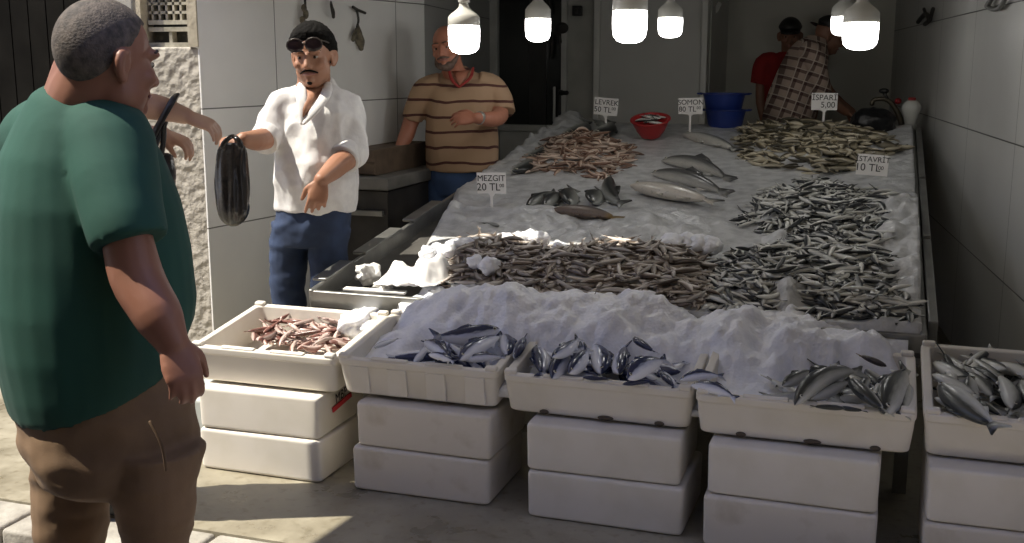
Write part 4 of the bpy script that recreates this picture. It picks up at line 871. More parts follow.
# ================================================================== PEOPLE
def skin(name, c, red=.0): return mat(name, c, .5, col2=(c[0]*.86, c[1]*.78, c[2]*.74), nscale=9, sss=.08, bump=.05, bscale=120, bdist=.002)
def axes(fwd, up=UP):
    y = Vector(fwd).normalized(); x = y.cross(Vector(up)).normalized(); z = x.cross(y)
    return Matrix((x, y, z)).transposed()          # columns: person's right, ahead, up
def add_head(mb, c, M, s=1.0, jowl=1.0):
    def E(p, r, n=20, m=14): mb.ell(Vector(c)+M@(Vector(p)*s), [q*s for q in r], M, n, m)
    E((0, -.012, .028), (.077, .098, .096)); E((0, .026, -.02), (.067, .070, .085)); E((0, .022, -.055), (.060*jowl, .066, .062)); E((0, .050, -.094), (.036*jowl, .034, .026))
    E((0, .088, -.085), (.017, .012, .016))                                             # chin
    for q in (-1, 1):
        E((q*.032, .078, .028), (.026, .018, .011)); E((q*.042, .064, -.022), (.024, .024, .022))        # brow ridge, cheek
        mb.tube([Vector(c)+M@(Vector(p)*s) for p in ((q*.078, -.005, .018), (q*.088, -.022, .012), (q*.090, -.026, -.012), (q*.082, -.012, -.036), (q*.076, -.002, -.034))], [.010*s, .011*s, .010*s, .009*s, .008*s], 8)
        E((q*.079, -.010, -.006), (.008, .018, .026))
        E((q*.012, .100, -.030), (.010, .011, .009))
    mb.tube([Vector(c)+M@(Vector(p)*s) for p in ((0, .084, .022), (0, .099, -.004), (0, .110, -.026))], [.009*s, .011*s, .014*s], 10)
    E((0, .088, -.052), (.024, .012, .008)); E((0, .087, -.064), (.021, .012, .009))   # lips
def face_parts(c, M, s, parent, skin_m, brow=(.02, .014, .011), lip=(.30, .13, .11), eyes=True, mouth=True):
    W = mat('eye_white', (.34, .32, .29), .3); I = mat('iris', (.025, .015, .01), .15)
    if eyes:
        for q in (-1, 1):
            mb = MB(); mb.m = 0; mb.ell(Vector(c)+M@(Vector((q*.031, .0745, .0075))*s), (.0120*s, .0120*s, .0058*s), M, 14, 8)
            mb.m = 1; mb.ell(Vector(c)+M@(Vector((q*.031, .0842, .0070))*s), (.0062*s, .0045*s, .0060*s), M, 10, 6); mb.build('eye', [W, I], parent, smooth=True)
            mb = MB(); mb.tube([Vector(c)+M@(Vector(p)*s) for p in ((q*.013, .092, .034), (q*.032, .091, .037), (q*.054, .076, .031))], [.0045*s, .0052*s, .0035*s], 8, flat=.7); mb.build('eyebrow', mat('brow_hair', brow, .8), parent, smooth=True)
    if mouth:
        mb = MB(); mb.tube([Vector(c)+M@(Vector(p)*s) for p in ((-.025, .088, -.058), (0, .100, -.057), (.025, .088, -.058))], [.0035*s, .006*s, .0035*s], 8); mb.build('lips', mat('lips', lip, .45), parent, smooth=True)
def add_hand(mb, W, d, n, t, s=1.0, curl=(25, 35, 25), spread=.10, thumb_in=.3, fan=None, curls=None):
    """palm and five fingers; W wrist, d along the hand, n the way the palm faces, t towards the thumb"""
    W, d = Vector(W), Vector(d).normalized(); n = (Vector(n)-d*Vector(n).dot(d)).normalized(); t = Vector(t); t = (t-d*t.dot(d)-n*t.dot(n)).normalized()
    rs = [mb.ring(W+d*(x*s)+n*(o*s), t, n, a*s, b*s, 16, 2.6) for x, a, b, o in ((-.012, .026, .019, 0), (.006, .028, .019, 0), (.03, .036, .018, .001), (.06, .042, .016, .002), (.086, .041, .013, .003), (.096, .036, .009, .003))]
    mb.rings(rs)
    for i, (off, L, r) in enumerate(((.030, .072, .0088), (.010, .080, .0092), (-.011, .074, .0088), (-.031, .058, .0078))):
        cu = curls[i] if curls else curl
        p = W+d*(.083*s-.006*abs(off)/.03*s)+t*(off*s); dd = (d+t*(off*spread/.03)).normalized(); pts = [p-dd*.015*s, p]; ang = 0
        for f, c in zip((.44, .31, .25), cu):
            ang += math.radians(c); q = dd*math.cos(ang)+n*math.sin(ang); p = p+q*(L*f*s); pts.append(p)
        mb.tube(pts, [r*s*1.05, r*s*1.08, r*s, r*s*.92, r*s*.74], 10, sub=3)
    p = W+d*(.022*s)+t*(.022*s); q1 = (t*.75+d*.62+n*thumb_in).normalized(); q2 = (t*.25+d*.9+n*(thumb_in+.25)).normalized()
    mb.tube([p, p+q1*.036*s, p+q1*.036*s+q2*.030*s, p+q1*.036*s+q2*.055*s], [.0150*s, .0125*s, .0108*s, .0078*s], 10, sub=3)
def hair_cap(name, c, M, s, line, m, parent, off=.008, R=(.077, .098, .096), C0=(0, -.012, .028), rough=0, n=44):
    """hair grown out of the scalp where line(direction) > 0"""
    bm = bmesh.new(); bmesh.ops.create_icosphere(bm, subdivisions=5, radius=1)
    for v in bm.verts:
        d = v.co.normalized(); k = max(-1, min(1, line(d)*6)); h = -.012+(off+.012)*(k*.5+.5)
        h += rough*noise.noise(d*9)*(k > 0)
        p = Vector((d.x*(R[0]+h), d.y*(R[1]+h), d.z*(R[2]+h)))+Vector(C0); v.co = Vector(c)+M@(p*s)
    me = bpy.data.meshes.new(name); bm.to_mesh(me); bm.free(); me.materials.append(m); me.shade_smooth(); return link(name, me, parent)
def torso(mb, rows, n=28):
    """rows: (centre, across-axis, depth-axis, half across, half deep, squareness)"""
    mb.rings([mb.ring(c, ax, ay, a, b, n, p) for c, ax, ay, a, b, p in rows])
def cloth(name, base, dark=.7, rough=.85, sc=7): return mat(name, base, rough, col2=tuple(q*dark for q in base), nscale=sc, bump=.25, bscale=240, bdist=.0015)
def shoe(name, heel, d, m, parent, L=.28, z=0):
    d = Vector(d).normalized(); x = d.cross(UP).normalized(); h = Vector(heel); h.z = z
    mb = MB(); mb.rings([mb.ring(h+d*(q*L)+UP*(zz), x, UP, w, hh, 16, 2.6) for q, w, hh, zz in ((-.02, .02, .03, .04), (.02, .036, .045, .046), (.25, .036, .05, .052), (.45, .042, .036, .038), (.75, .048, .028, .030), (.93, .036, .022, .025), (1.0, .014, .012, .018))])
    return mb.build(name, m, parent, smooth=True)
def stripes(name, base, line, z0, period, frac, dirv=UP, curve=None):
    m = bpy.data.materials.new(name); m.use_nodes = True; N, L = m.node_tree.nodes, m.node_tree.links; b = N['Principled BSDF']; b.inputs['Roughness'].default_value = .85
    tc = N.new('ShaderNodeTexCoord'); no = N.new('ShaderNodeTexNoise'); no.inputs['Scale'].default_value = 4; L.new(tc.outputs['Object'], no.inputs['Vector'])
    dt = N.new('ShaderNodeVectorMath'); dt.operation = 'DOT_PRODUCT'; dt.inputs[1].default_value = dirv; L.new(tc.outputs['Object'], dt.inputs[0])
    a = N.new('ShaderNodeMath'); a.operation = 'MULTIPLY_ADD'; a.inputs[1].default_value = .05; L.new(no.outputs['Fac'], a.inputs[0]); L.new(dt.outputs['Value'], a.inputs[2])
    s = N.new('ShaderNodeMath'); s.operation = 'SUBTRACT'; s.inputs[1].default_value = z0; L.new(a.outputs[0], s.inputs[0])
    dv = N.new('ShaderNodeMath'); dv.operation = 'DIVIDE'; dv.inputs[1].default_value = period; L.new(s.outputs[0], dv.inputs[0])
    fr = N.new('ShaderNodeMath'); fr.operation = 'FRACT'; L.new(dv.outputs[0], fr.inputs[0])
    lt = N.new('ShaderNodeMath'); lt.operation = 'LESS_THAN'; lt.inputs[1].default_value = frac; L.new(fr.outputs[0], lt.inputs[0])
    mx = N.new('ShaderNodeMix'); mx.data_type = 'RGBA'; mx.inputs['A'].default_value = (*base, 1); mx.inputs['B'].default_value = (*line, 1); L.new(lt.outputs[0], mx.inputs['Factor']); L.new(mx.outputs['Result'], b.inputs['Base Color'])
    return m
def plaid(name, c0, c1, c2, ax, az, per):
    m = bpy.data.materials.new(name); m.use_nodes = True; N, L = m.node_tree.nodes, m.node_tree.links; b = N['Principled BSDF']; b.inputs['Roughness'].default_value = .85
    tc = N.new('ShaderNodeTexCoord'); out = []
    for d in (ax, az):
        dt = N.new('ShaderNodeVectorMath'); dt.operation = 'DOT_PRODUCT'; dt.inputs[1].default_value = d; L.new(tc.outputs['Object'], dt.inputs[0])
        for off, w in ((0, .42), (.20, .11)):
            dv = N.new('ShaderNodeMath'); dv.operation = 'MULTIPLY_ADD'; dv.inputs[1].default_value = 1/per; dv.inputs[2].default_value = off+.5*(w < .2); L.new(dt.outputs['Value'], dv.inputs[0])
            fr = N.new('ShaderNodeMath'); fr.operation = 'FRACT'; L.new(dv.outputs[0], fr.inputs[0])
            lt = N.new('ShaderNodeMath'); lt.operation = 'LESS_THAN'; lt.inputs[1].default_value = w; L.new(fr.outputs[0], lt.inputs[0]); out.append(lt.outputs[0])
    last = None
    for k, (f, c, a) in enumerate(((out[0], c1, .72), (out[2], c1, .72), (out[1], c2, .7), (out[3], c2, .7))):
        mx = N.new('ShaderNodeMix'); mx.data_type = 'RGBA'; mu = N.new('ShaderNodeMath'); mu.operation = 'MULTIPLY'; mu.inputs[1].default_value = a; L.new(f, mu.inputs[0]); L.new(mu.outputs[0], mx.inputs['Factor'])
        if last: L.new(last, mx.inputs['A'])
        else: mx.inputs['A'].default_value = (*c0, 1)
        mx.inputs['B'].default_value = (*c, 1); last = mx.outputs['Result']
    L.new(last, b.inputs['Base Color']); return m
HAIRB = mat('black_hair', (.006, .0055, .005), .9, bump=.8, bscale=70, spec=.15); NAVY = cloth('blue_denim', (.030, .052, .115), .55)
SHOE = mat('dark_shoe', (.02, .018, .016), .5)

# ---------------------------------------------------------------- the customer in the green shirt
D = 2.5; RZ = -.13
th = math.radians(52); f = cfv(math.sin(th), math.cos(th)); r = cfv(math.cos(th), -math.sin(th))
t = empty('person', PD(100, 560, D)*1); t.location.z = RZ; tag(t, 'heavy man in a dark green T-shirt and brown trousers, seen from behind, arm hanging', 'person')
SK = skin('tanned_skin', (.27, .125, .08))
hth = math.radians(40); hf = cfv(math.sin(hth), math.cos(hth), -.16); HM = axes(hf); hc = PD(107, 62, 2.42)
body = MB(); add_head(body, hc, HM, 1.05, 1.12)
body.tube([PD(98, 72, 2.42), PD(90, 96, 2.44), PD(84, 122, 2.47), PD(84, 160, 2.5)], [.080, .090, .10, .13], 20)
body.tube([PD(92, 62, 2.43), PD(82, 84, 2.44), PD(76, 112, 2.48)], [.070, .070, .08], 16)            # thick nape
sh = PD(106, 158, 2.37); el = PD(136, 275, 2.26); wr = PD(172, 342, 2.22)
body.tube([PD(84, 150, 2.5), sh, PD(122, 215, 2.28), el, PD(156, 312, 2.23), wr], [.07, .040, .050, .056, .052, .036], 16)
add_hand(body, wr+UP*.005, PD(186, 382, 2.19)-wr, cfv(-.55, .8), cfv(.8, .5), 1.0, (26, 32, 24), .03, .5)
lsh = PD(40, 150, 2.72); lel = PD(95, 285, 2.95); body.tube([PD(84, 150, 2.5), lsh, lel, PD(140, 330, 2.8)], [.08, .055, .05, .04], 14)
body.tube([PD(84, 150, 2.5), PD(95, 300, 2.5), PD(112, 450, 2.5)], [.13, .16, .10], 16)
for x, dd, x2 in ((76, 2.58, 71), (154, 2.42, 157)): a = PD(x, 450, dd); b = PD(x2, 545, dd); body.tube([PD(112, 450, 2.5), a, PD((x+x2)/2, 500, dd), b, Vector((b.x, b.y, .22)), Vector((b.x, b.y, 0))], [.06, .05, .04, .04, .04, .04], 12)
remesh(body, 'body', SK, t, .006, 4)
face_parts(hc, HM, 1.05, t, SK, (.05, .035, .03))
STUB = mat('grey_stubble', (.050, .042, .036), .8, col2=(.12, .098, .082), nscale=60, bump=.3, bscale=200)
hair_cap('hair', hc, HM, 1.05, lambda d: (.45*d.z-.62*d.y+.16 if d.z < .6 else .9) if abs(d.x) < 2 else 0, STUB, t, off=.0035)
GREEN = mat('dark_green_jersey', (.011, .070, .049), .85, col2=(.008, .050, .035), nscale=3, bump=.2, bscale=260, bdist=.001)
s_ = MB(); uf = UP*.02
def gc(px, py, D=2.5): return PD(px, py, D)
tl = lambda k: (f+UP*k).normalized()
torso(s_, [(gc(88, 99, 2.46), (r-UP*.22).normalized(), tl(-.3), .100, .094, 2), (gc(85, 107, 2.47), (r-UP*.15).normalized(), tl(-.25), .128, .112, 2), (gc(81, 128, 2.49), r, tl(-.1), .175, .135, 2.2), (gc(80, 154, 2.5), r, f, .205, .165, 2.3), (gc(86, 200), r, f, .222, .195, 2.3),
    (gc(92, 250), r, f, .228, .215, 2.2), (gc(96, 300), r, f, .232, .228, 2.1), (gc(97, 332), r, tl(.14), .234, .224, 2.1), (gc(96, 362), r, tl(.28), .230, .212, 2.1), (gc(95, 380), r, tl(.38), .222, .202, 2.1)])
s_.tube([gc(82, 132, 2.5), gc(106, 140, 2.40), PD(114, 172, 2.34), PD(124, 215, 2.29), PD(131, 242, 2.27)], [.105, .100, .092, .084, .080], 20, round_ends=False)
s_.tube([gc(74, 134, 2.52), PD(46, 142, 2.63), PD(36, 180, 2.72), PD(40, 230, 2.78)], [.10, .105, .10, .092], 20, round_ends=False)
remesh(s_, 'shirt', GREEN, t, .0085, 5, fold=(.009, 4.5, .4))
cl = MB(); cc = gc(84, 92, 2.46); cl.rings([cl.ring(cc+UP*.004*math.sin(q)+0*r, r, tl(-.3), .088+.006*math.cos(q), .088+.006*math.cos(q), 32) for q in [2*PI*i/8 for i in range(8)]], close=True)
for i in range(len(cl.v)): pass
BRN = cloth('brown_cotton', (.20, .125, .070), .75)
p_ = MB(); pc = lambda px, py, D=2.5: PD(px, py, D)
torso(p_, [(pc(104, 365), r, f, .19, .19, 2.2), (pc(108, 400), r, tl(.1), .205, .20, 2.3), (pc(113, 440), r, f, .200, .195, 2.3), (pc(114, 468), r, f, .175, .175, 2.4), (pc(114, 484), r, f, .10, .12, 2.4)])
for x, dd, x2 in ((76, 2.58, 71), (154, 2.42, 157)):
    a = pc(x, 445, dd); b = pc(x2, 545, dd); p_.tube([a, pc((x+x2)/2, 500, dd), b, Vector((b.x, b.y, .22)), Vector((b.x, b.y, -.05))], [.112, .094, .078, .076, .076], 20, round_ends=False)
    shoe('shoe', Vector((b.x, b.y, 0))-f*.10, f, SHOE, t, .29, RZ)
remesh(p_, 'trousers', BRN, t, .008, 3, fold=(.011, 7.0, 1.7))
SEAM = cloth('brown_seam', (.12, .072, .04), .8)
m_ = MB(); m_.tube([pc(150, 422, 2.27), pc(162, 446, 2.265), pc(166, 470, 2.28)], .0035, 6); m_.build('pocket_seam', SEAM, t, smooth=True)

# ---------------------------------------------------------------- the person hidden behind him, arms reaching out
t = empty('person', PD(96, 480, 3.85)); t.location.z = 0; tag(t, 'person mostly hidden behind the green-shirted man, bare forearms reaching to the right', 'person')
SK2 = skin('light_skin', (.60, .38, .28)); f2 = cfv(1, .25).normalized(); r2 = cfv(.25, -1).normalized()
HM2 = axes(cfv(.9, .3)); hc2 = PD(98, 72, 3.85); body = MB(); add_head(body, hc2, HM2, .95)
body.tube([hc2, PD(92, 108, 3.85), PD(90, 130, 3.85), PD(92, 250, 3.85)], [.06, .055, .10, .12], 14)
w1 = PD(186, 116, 3.72); w2 = PD(163, 134, 3.9)
body.tube([PD(92, 128, 3.8), PD(112, 116, 3.72), PD(132, 107, 3.70), PD(155, 107, 3.70), w1], [.06, .05, .047, .044, .029], 14)
body.tube([PD(92, 132, 3.9), PD(110, 150, 3.95), PD(140, 138, 3.94), w2], [.06, .048, .042, .029], 14)
add_hand(body, w1, cfv(.86, 0, -.30), cfv(.1, .25, -1), cfv(.2, 1, .1), 1.0, (22, 28, 20), .10, .5, curls=((30, 30, 20), (38, 34, 22), (30, 30, 20), (24, 26, 18)))
add_hand(body, w2, cfv(.85, -.1, -.28), cfv(-.1, .2, -1), cfv(.2, -1, .1), .95, (30, 34, 24), .05, .4)
body.tube([PD(92, 250, 3.85), PD(92, 340, 3.85)], [.12, .12], 12)
for q in (-1, 1): a = PD(92+q*16, 330, 3.85); body.tube([a, Vector((a.x, a.y, .42)), Vector((a.x, a.y, .03))], [.09, .055, .04], 12)
remesh(body, 'body', SK2, t, .0055, 3); face_parts(hc2, HM2, .95, t, SK2)
hair_cap('hair', hc2, HM2, .95, lambda d: .5*d.z-.5*d.y+.15, HAIRB, t, off=.014)
BLK = cloth('black_jersey', (.012, .012, .013), .7); s_ = MB()
torso(s_, [(PD(92, 106, 3.85), f2, r2, .06, .07, 2), (PD(90, 116, 3.85), f2, r2, .09, .14, 2), (PD(88, 140, 3.85), f2, r2, .11, .17, 2.2), (PD(90, 190, 3.85), f2, r2, .12, .17, 2.2), (PD(92, 260, 3.85), f2, r2, .13, .17, 2.2), (PD(92, 300, 3.85), f2, r2, .13, .18, 2.2)])
s_.tube([PD(90, 128, 3.82), PD(104, 122, 3.73), PD(114, 116, 3.715)], [.065, .062, .058], 14, round_ends=False); s_.tube([PD(90, 132, 3.9), PD(104, 145, 3.95), PD(114, 148, 3.945)], [.065, .062, .056], 14, round_ends=False)
remesh(s_, 'shirt', BLK, t, .009, 3); p_ = MB()
torso(p_, [(PD(92, 285, 3.85), f2, r2, .12, .165, 2.2), (PD(92, 330, 3.85), f2, r2, .12, .17, 2.2), (PD(92, 352, 3.85), f2, r2, .08, .13, 2.2)])
for q in (-1, 1):
    a = PD(92, 330, 3.85)+r2*(q*.085); p_.tube([a, Vector((a.x, a.y, .45)), Vector((a.x, a.y, .06))], [.095, .075, .06], 16, round_ends=False); shoe('shoe', a-f2*.09, f2, SHOE, t, .25, 0)
remesh(p_, 'trousers', NAVY, t, .010, 3)
# black handbag hung on the forearms
LEA = mat('black_leather', (.010, .010, .011), .3, bump=.3, bscale=50); hb = PD(160, 178, 3.72)
t = empty('handbag', PD(158, 210, 3.72)); tag(t, 'small black handbag hanging by its strap from the reaching forearm', 'bag')
mb = MB(); mb.rings([mb.ring(PD(x, y, 3.72), CR, CF, a, b, 24, 3.2) for x, y, a, b in ((155, 153, .045, .012), (156, 156, .055, .03), (158, 172, .058, .04), (158, 192, .055, .042), (157, 204, .046, .036), (157, 208, .03, .02))]); mb.build('pouch', LEA, t, smooth=True)
mb = MB(); mb.tube([PD(144, 157, 3.70), PD(152, 138, 3.66), PD(165, 114, 3.65), PD(174, 98, 3.67), PD(176, 96, 3.73), PD(172, 104, 3.775), PD(162, 130, 3.76), PD(150, 157, 3.74)], .0075, 8, flat=2.0); mb.build('strap', LEA, t, smooth=True)
mb = MB(); mb.tube([PD(161, 157, 3.69), PD(163.5, 140, 3.68), PD(164, 125, 3.66)], .009, 8); mb.build('strap', LEA, t, smooth=True)
mb = MB(); mb.ell(PD(156, 162, 3.675), (.016, .006, .016)); mb.build('buckle', mat('steel_buckle', (.35, .35, .34), .25, metal=1), t, smooth=True)

# ---------------------------------------------------------------- the seller in the white shirt
D = 5.24
def wp(px, py, dd=0): return PD(px, py, D+dd)
t = empty('person', (wp(312, 200).x, wp(312, 200).y, 0)); tag(t, 'man in an open-necked white shirt and jeans with sunglasses on his forehead', 'person')
f = cfv(-.30, -1).normalized(); r = Vector((f.y, -f.x, 0)); SK3 = skin('brown_skin', (.36, .185, .115))
HM3 = axes(cfv(-.10, -1, -.12), UP+cfv(-.06, 0)); hc3 = wp(313, 57, -.03); hs3 = 1.13
body = MB(); add_head(body, hc3, HM3, hs3, 1.18)
body.tube([hc3, wp(314, 82, .02), wp(314, 98, .03), wp(314, 150, .02), wp(313, 222)], [.075, .078, .11, .13, .09], 18)
r_w = wp(243, 139, -.36); l_w = wp(321, 180, -.34)
body.tube([wp(314, 105, .02), wp(284, 108), wp(270, 134, -.10), wp(258, 140, -.24), r_w], [.11, .066, .054, .049, .032], 14)
body.tube([wp(314, 105, .02), wp(346, 110), wp(352, 150, -.06), wp(338, 165, -.20), l_w], [.11, .068, .055, .052, .034], 14)
add_hand(body, r_w, cfv(-1, -.15, -.12), cfv(.1, .3, -1), cfv(.15, -1, -.1), 1.06, (58, 62, 40), .02, .5)
add_hand(body, l_w, cfv(-.18, -.30, -1), cfv(-.2, 1, -.2), cfv(-1, -.2, 0), 1.1, (20, 30, 20), .12, .35, curls=((14, 22, 14), (26, 34, 22), (34, 42, 30), (40, 44, 30)))
for q in (-1, 1): a = wp(311, 226)+r*q*.098; b = wp(308, 260)+r*q*.108; body.tube([a, b, Vector((b.x, b.y, .45)), Vector((b.x, b.y, .05))], [.05, .045, .04, .04], 12)
remesh(body, 'body', SK3, t, .0055, 3)
face_parts(hc3, HM3, hs3, t, SK3)
hair_cap('hair', hc3, HM3, hs3, lambda d: (.62*d.z-.55*d.y+.12), HAIRB, t, off=.022, rough=.004)
P3 = lambda p: Vector(hc3)+HM3@(Vector(p)*hs3)
mb = MB(); mb.tube([P3((-.036, .082, -.056)), P3((-.020, .097, -.046)), P3((0, .104, -.042)), P3((.020, .097, -.046)), P3((.036, .082, -.056))], [.003, .0045, .0045, .0045, .003], 8); mb.build('moustache', HAIRB, t, smooth=True)
mb = MB(); mb.ell(P3((0, .092, -.092)), (.013, .009, .012), HM3, 12, 8); mb.build('goatee', HAIRB, t, smooth=True)
# sunglasses pushed up on the forehead
GLS = mat('dark_lens', (.02, .012, .016), .08); sg = MB()
sg.m = 0
for q in (-1, 1): sg.ell(P3((q*.038, .100, .060)), (.036*hs3, .006, .027*hs3), HM3, 18, 8)
sg.m = 1; sg.tube([P3((-.006, .104, .068)), P3((.006, .104, .068))], .0035, 8, sub=1)
for q in (-1, 1): sg.tube([P3((q*.066, .088, .072)), P3((q*.078, .05, .062)), P3((q*.082, -.01, .045))], .0032, 8)
for q in (-1, 1): sg.tube([P3((q*.038+.036*math.cos(k*PI/6), .102, .060+.027*math.sin(k*PI/6))) for k in range(13)], .0026, 6, sub=1)
sg.build('sunglasses', [GLS, mat('glasses_frame', (.05, .04, .036), .35)], t, smooth=True)
WHT = mat('white_linen', (.74, .73, .72), .85, col2=(.66, .65, .65), nscale=30, bump=.35, bscale=110, bdist=.003)
s_ = MB(); tl = lambda k: (f+UP*k).normalized()
torso(s_, [(wp(314, 84, .03), r, tl(-.5), .085, .075, 2), (wp(314, 91, .03), r, tl(-.35), .125, .09, 2), (wp(314, 99, .02), r, tl(-.1), .19, .115, 2.3), (wp(315, 112, .01), r, f, .205, .135, 2.4), (wp(316, 135), r, f, .190, .155, 2.3), (wp(316, 160, -.01), r, f, .190, .182, 2.2), (wp(316, 182, -.01), r, f, .194, .180, 2.2), (wp(316, 200), r, f, .196, .165, 2.2), (wp(316, 209), r, f, .194, .158, 2.2)])
s_.tube([wp(300, 104, .01), wp(284, 106), wp(272, 128, -.07), wp(266, 139, -.13)], [.09, .078, .072, .066], 18, round_ends=False)
s_.tube([wp(330, 104, .01), wp(345, 107), wp(352, 135, -.02), wp(351, 151, -.07), wp(347, 157, -.11)], [.09, .080, .077, .076, .072], 18, round_ends=False)
remesh(s_, 'shirt', WHT, t, .0075, 3, fold=(.015, 11, .6))
# open neck: a V of bare chest laid over by collar flaps
vn = MB(); a, b, c = wp(306, 92, -.135), wp(323, 92, -.135), wp(308, 116, -.185)
def skin_patch():
    m_ = MB(); top0, top1, low = wp(305, 88, -.06), wp(325, 88, -.06), wp(303, 121, -.185); rows = []
    n = 7
    for i in range(n):
        k = i/(n-1); l = top0.lerp(low, k); rr = top1.lerp(low, k); bul = cfv(-.1, -1)*(.055*math.sin(PI*min(k*1.0, 1)))
        rows.append([l+bul*.6, l.lerp(rr, .5)+bul, rr+bul*.6])
    vs = [p for row in rows for p in row]; m_.add(vs, [(i*3+j, i*3+j+1, i*3+j+4, i*3+j+3) for i in range(n-1) for j in range(2)])
    o = m_.build('open_neck', SK3, t, smooth=True); so_ = o.modifiers.new('s', 'SOLIDIFY'); so_.thickness = .006; return o
skin_patch()
for pts in (((302, 84, -.03), (301, 95, -.135), (303, 108, -.175), (302, 123, -.195)), ((328, 84, -.03), (325, 96, -.135), (315, 110, -.18), (304, 123, -.198))):
    m_ = MB(); m_.tube([wp(*p) for p in pts], [.020, .026, .022, .010], 10, flat=.45); m_.build('collar', WHT, t, smooth=True)
for pts, R_ in ((((268, 135, -.11), (263, 142, -.165)), .072), (((348, 152, -.075), (343, 160, -.135)), .078)):
    m_ = MB(); m_.tube([wp(*p) for p in pts], [R_, R_*.97], 20, round_ends=False, sub=2); m_.build('rolled_cuff', WHT, t, smooth=True, bevel=.006)
p_ = MB()
torso(p_, [(wp(314, 196), r, f, .178, .145, 2.2), (wp(314, 212), r, f, .185, .145, 2.3), (wp(312, 228), r, f, .182, .145, 2.4), (wp(311, 244), r, f, .15, .12, 2.4)])
for q in (-1, 1):
    a = wp(311, 226)+r*q*.098; b = wp(308, 260)+r*q*.108; p_.tube([a, b, Vector((b.x, b.y, .45)), Vector((b.x, b.y, .05))], [.102, .094, .078, .070], 18, round_ends=False); shoe('shoe', b-f*.08, f, SHOE, t, .27, 0)
remesh(p_, 'jeans', NAVY, t, .009, 3, fold=(.010, 8, 1.4))
# black plastic bag in his hand
BPL = mat('thin_black_plastic', (.014, .013, .013), .22, bump=.45, bscale=11, spec=.5, bdist=.02); bd = D-.40
t = empty('plastic_bag', PD(232, 226, bd)); tag(t, 'limp black plastic bag held out in the white-shirted man\'s hand', 'bag')
mb = MB(); rs = []
for px, y, a, b in ((232, 142, .034, .016), (231.5, 146, .058, .024), (231, 153, .066, .032), (231, 165, .069, .042), (232, 180, .071, .052), (233, 196, .072, .060), (233.5, 210, .070, .060), (233.5, 219, .058, .05), (233.5, 224, .036, .034), (233.5, 226.5, .012, .012)):
    ring = mb.ring(PD(px, y, bd), CR, CF, a, b, 40)
    c = PD(px, y, bd); rs.append([c+(p-c)*(1+.20*noise.noise(Vector((math.cos(k*2*PI/40)*2.2, math.sin(k*2*PI/40)*2.2, y*.035)))+.22*noise.noise(Vector((math.cos(k*2*PI/40)*5, math.sin(k*2*PI/40)*5, y*.03)))) for k, p in enumerate(ring)])
mb.rings(rs); o = mb.build('sack', BPL, t, smooth=True); sb = o.modifiers.new('s', 'SUBSURF'); sb.levels = 1; sb.render_levels = 1
for dx in (-1, 1):
    mb = MB(); mb.tube([PD(232+dx*8, 158, bd), PD(232+dx*9, 146, bd-.02), PD(233+dx*4, 138, bd-.02), PD(234, 136, bd+.01)], [.020, .013, .010, .010], 8, flat=.35); mb.build('handle', BPL, t, smooth=True)

# ---------------------------------------------------------------- the seller in the striped polo shirt
D = 7.05
def wp(px, py, dd=0): return PD(px, py, D+dd)
t = empty('person', (wp(460, 150).x, wp(460, 150).y, 0)); tag(t, 'bald bearded man in a tan striped polo shirt leaning one hand on a crate', 'person')
f = cfv(-.15, -1).normalized(); r = Vector((f.y, -f.x, 0)); SK4 = skin('ruddy_skin', (.46, .20, .13))
HM4 = axes(cfv(-.32, -1, -.10), UP+cfv(-.16, 0)); hc4 = wp(447, 48, -.08); hs4 = 1.10
body = MB(); add_head(body, hc4, HM4, hs4, 1.1)
body.tube([hc4, wp(453, 70, -.02), wp(460, 86), wp(461, 120), wp(462, 165)], [.07, .070, .085, .14, .13], 18)
l_w = wp(476, 118, -.36); r_w = wp(399, 150, -.10)
body.tube([wp(460, 96), wp(432, 96), wp(413, 118, .02), wp(407, 134, -.02), r_w], [.08, .05, .052, .05, .033], 14)
body.tube([wp(460, 96), wp(488, 96), wp(500, 113, -.09), wp(494, 119, -.24), l_w], [.08, .05, .054, .050, .034], 14)
add_hand(body, r_w, cfv(-.85, -.35, -.28), cfv(0, 0, -1), cfv(.3, -1, 0), 1.1, (18, 14, 10), .18, .2)
add_hand(body, l_w, cfv(-1, -.15, 0), cfv(0, .8, -.5), cfv(-.1, .3, 1), 1.1, (20, 30, 20), .14, .3)
for q in (-1, 1): a = wp(460, 182)+r*q*.11; body.tube([a, Vector((a.x, a.y, .45)), Vector((a.x, a.y, .05))], [.06, .05, .04], 12)
remesh(body, 'body', SK4, t, .006, 3); face_parts(hc4, HM4, hs4, t, SK4, (.10, .06, .04))
BRD = mat('grey_beard', (.10, .065, .05), .85, col2=(.17, .12, .10), nscale=80)
P4 = lambda p: Vector(hc4)+HM4@(Vector(p)*hs4)
mb = MB(); mb.ell(P4((0, .052, -.090)), (.047*hs4, .042*hs4, .036*hs4), HM4, 18, 10); mb.tube([P4((-.063, .03, -.05)), P4((-.045, .068, -.085)), P4((0, .092, -.100)), P4((.045, .068, -.085)), P4((.063, .03, -.05))], [.012, .018, .020, .018, .012], 10); mb.tube([P4((-.034, .084, -.050)), P4((0, .106, -.043)), P4((.034, .084, -.050))], [.005, .007, .005], 8); mb.build('beard', BRD, t, smooth=True)
POLO = stripes('tan_striped_jersey', (.40, .265, .165), (.085, .028, .022), wp(460, 113).z+.001, .097, .17)
s_ = MB(); tl = lambda k: (f+UP*k).normalized()
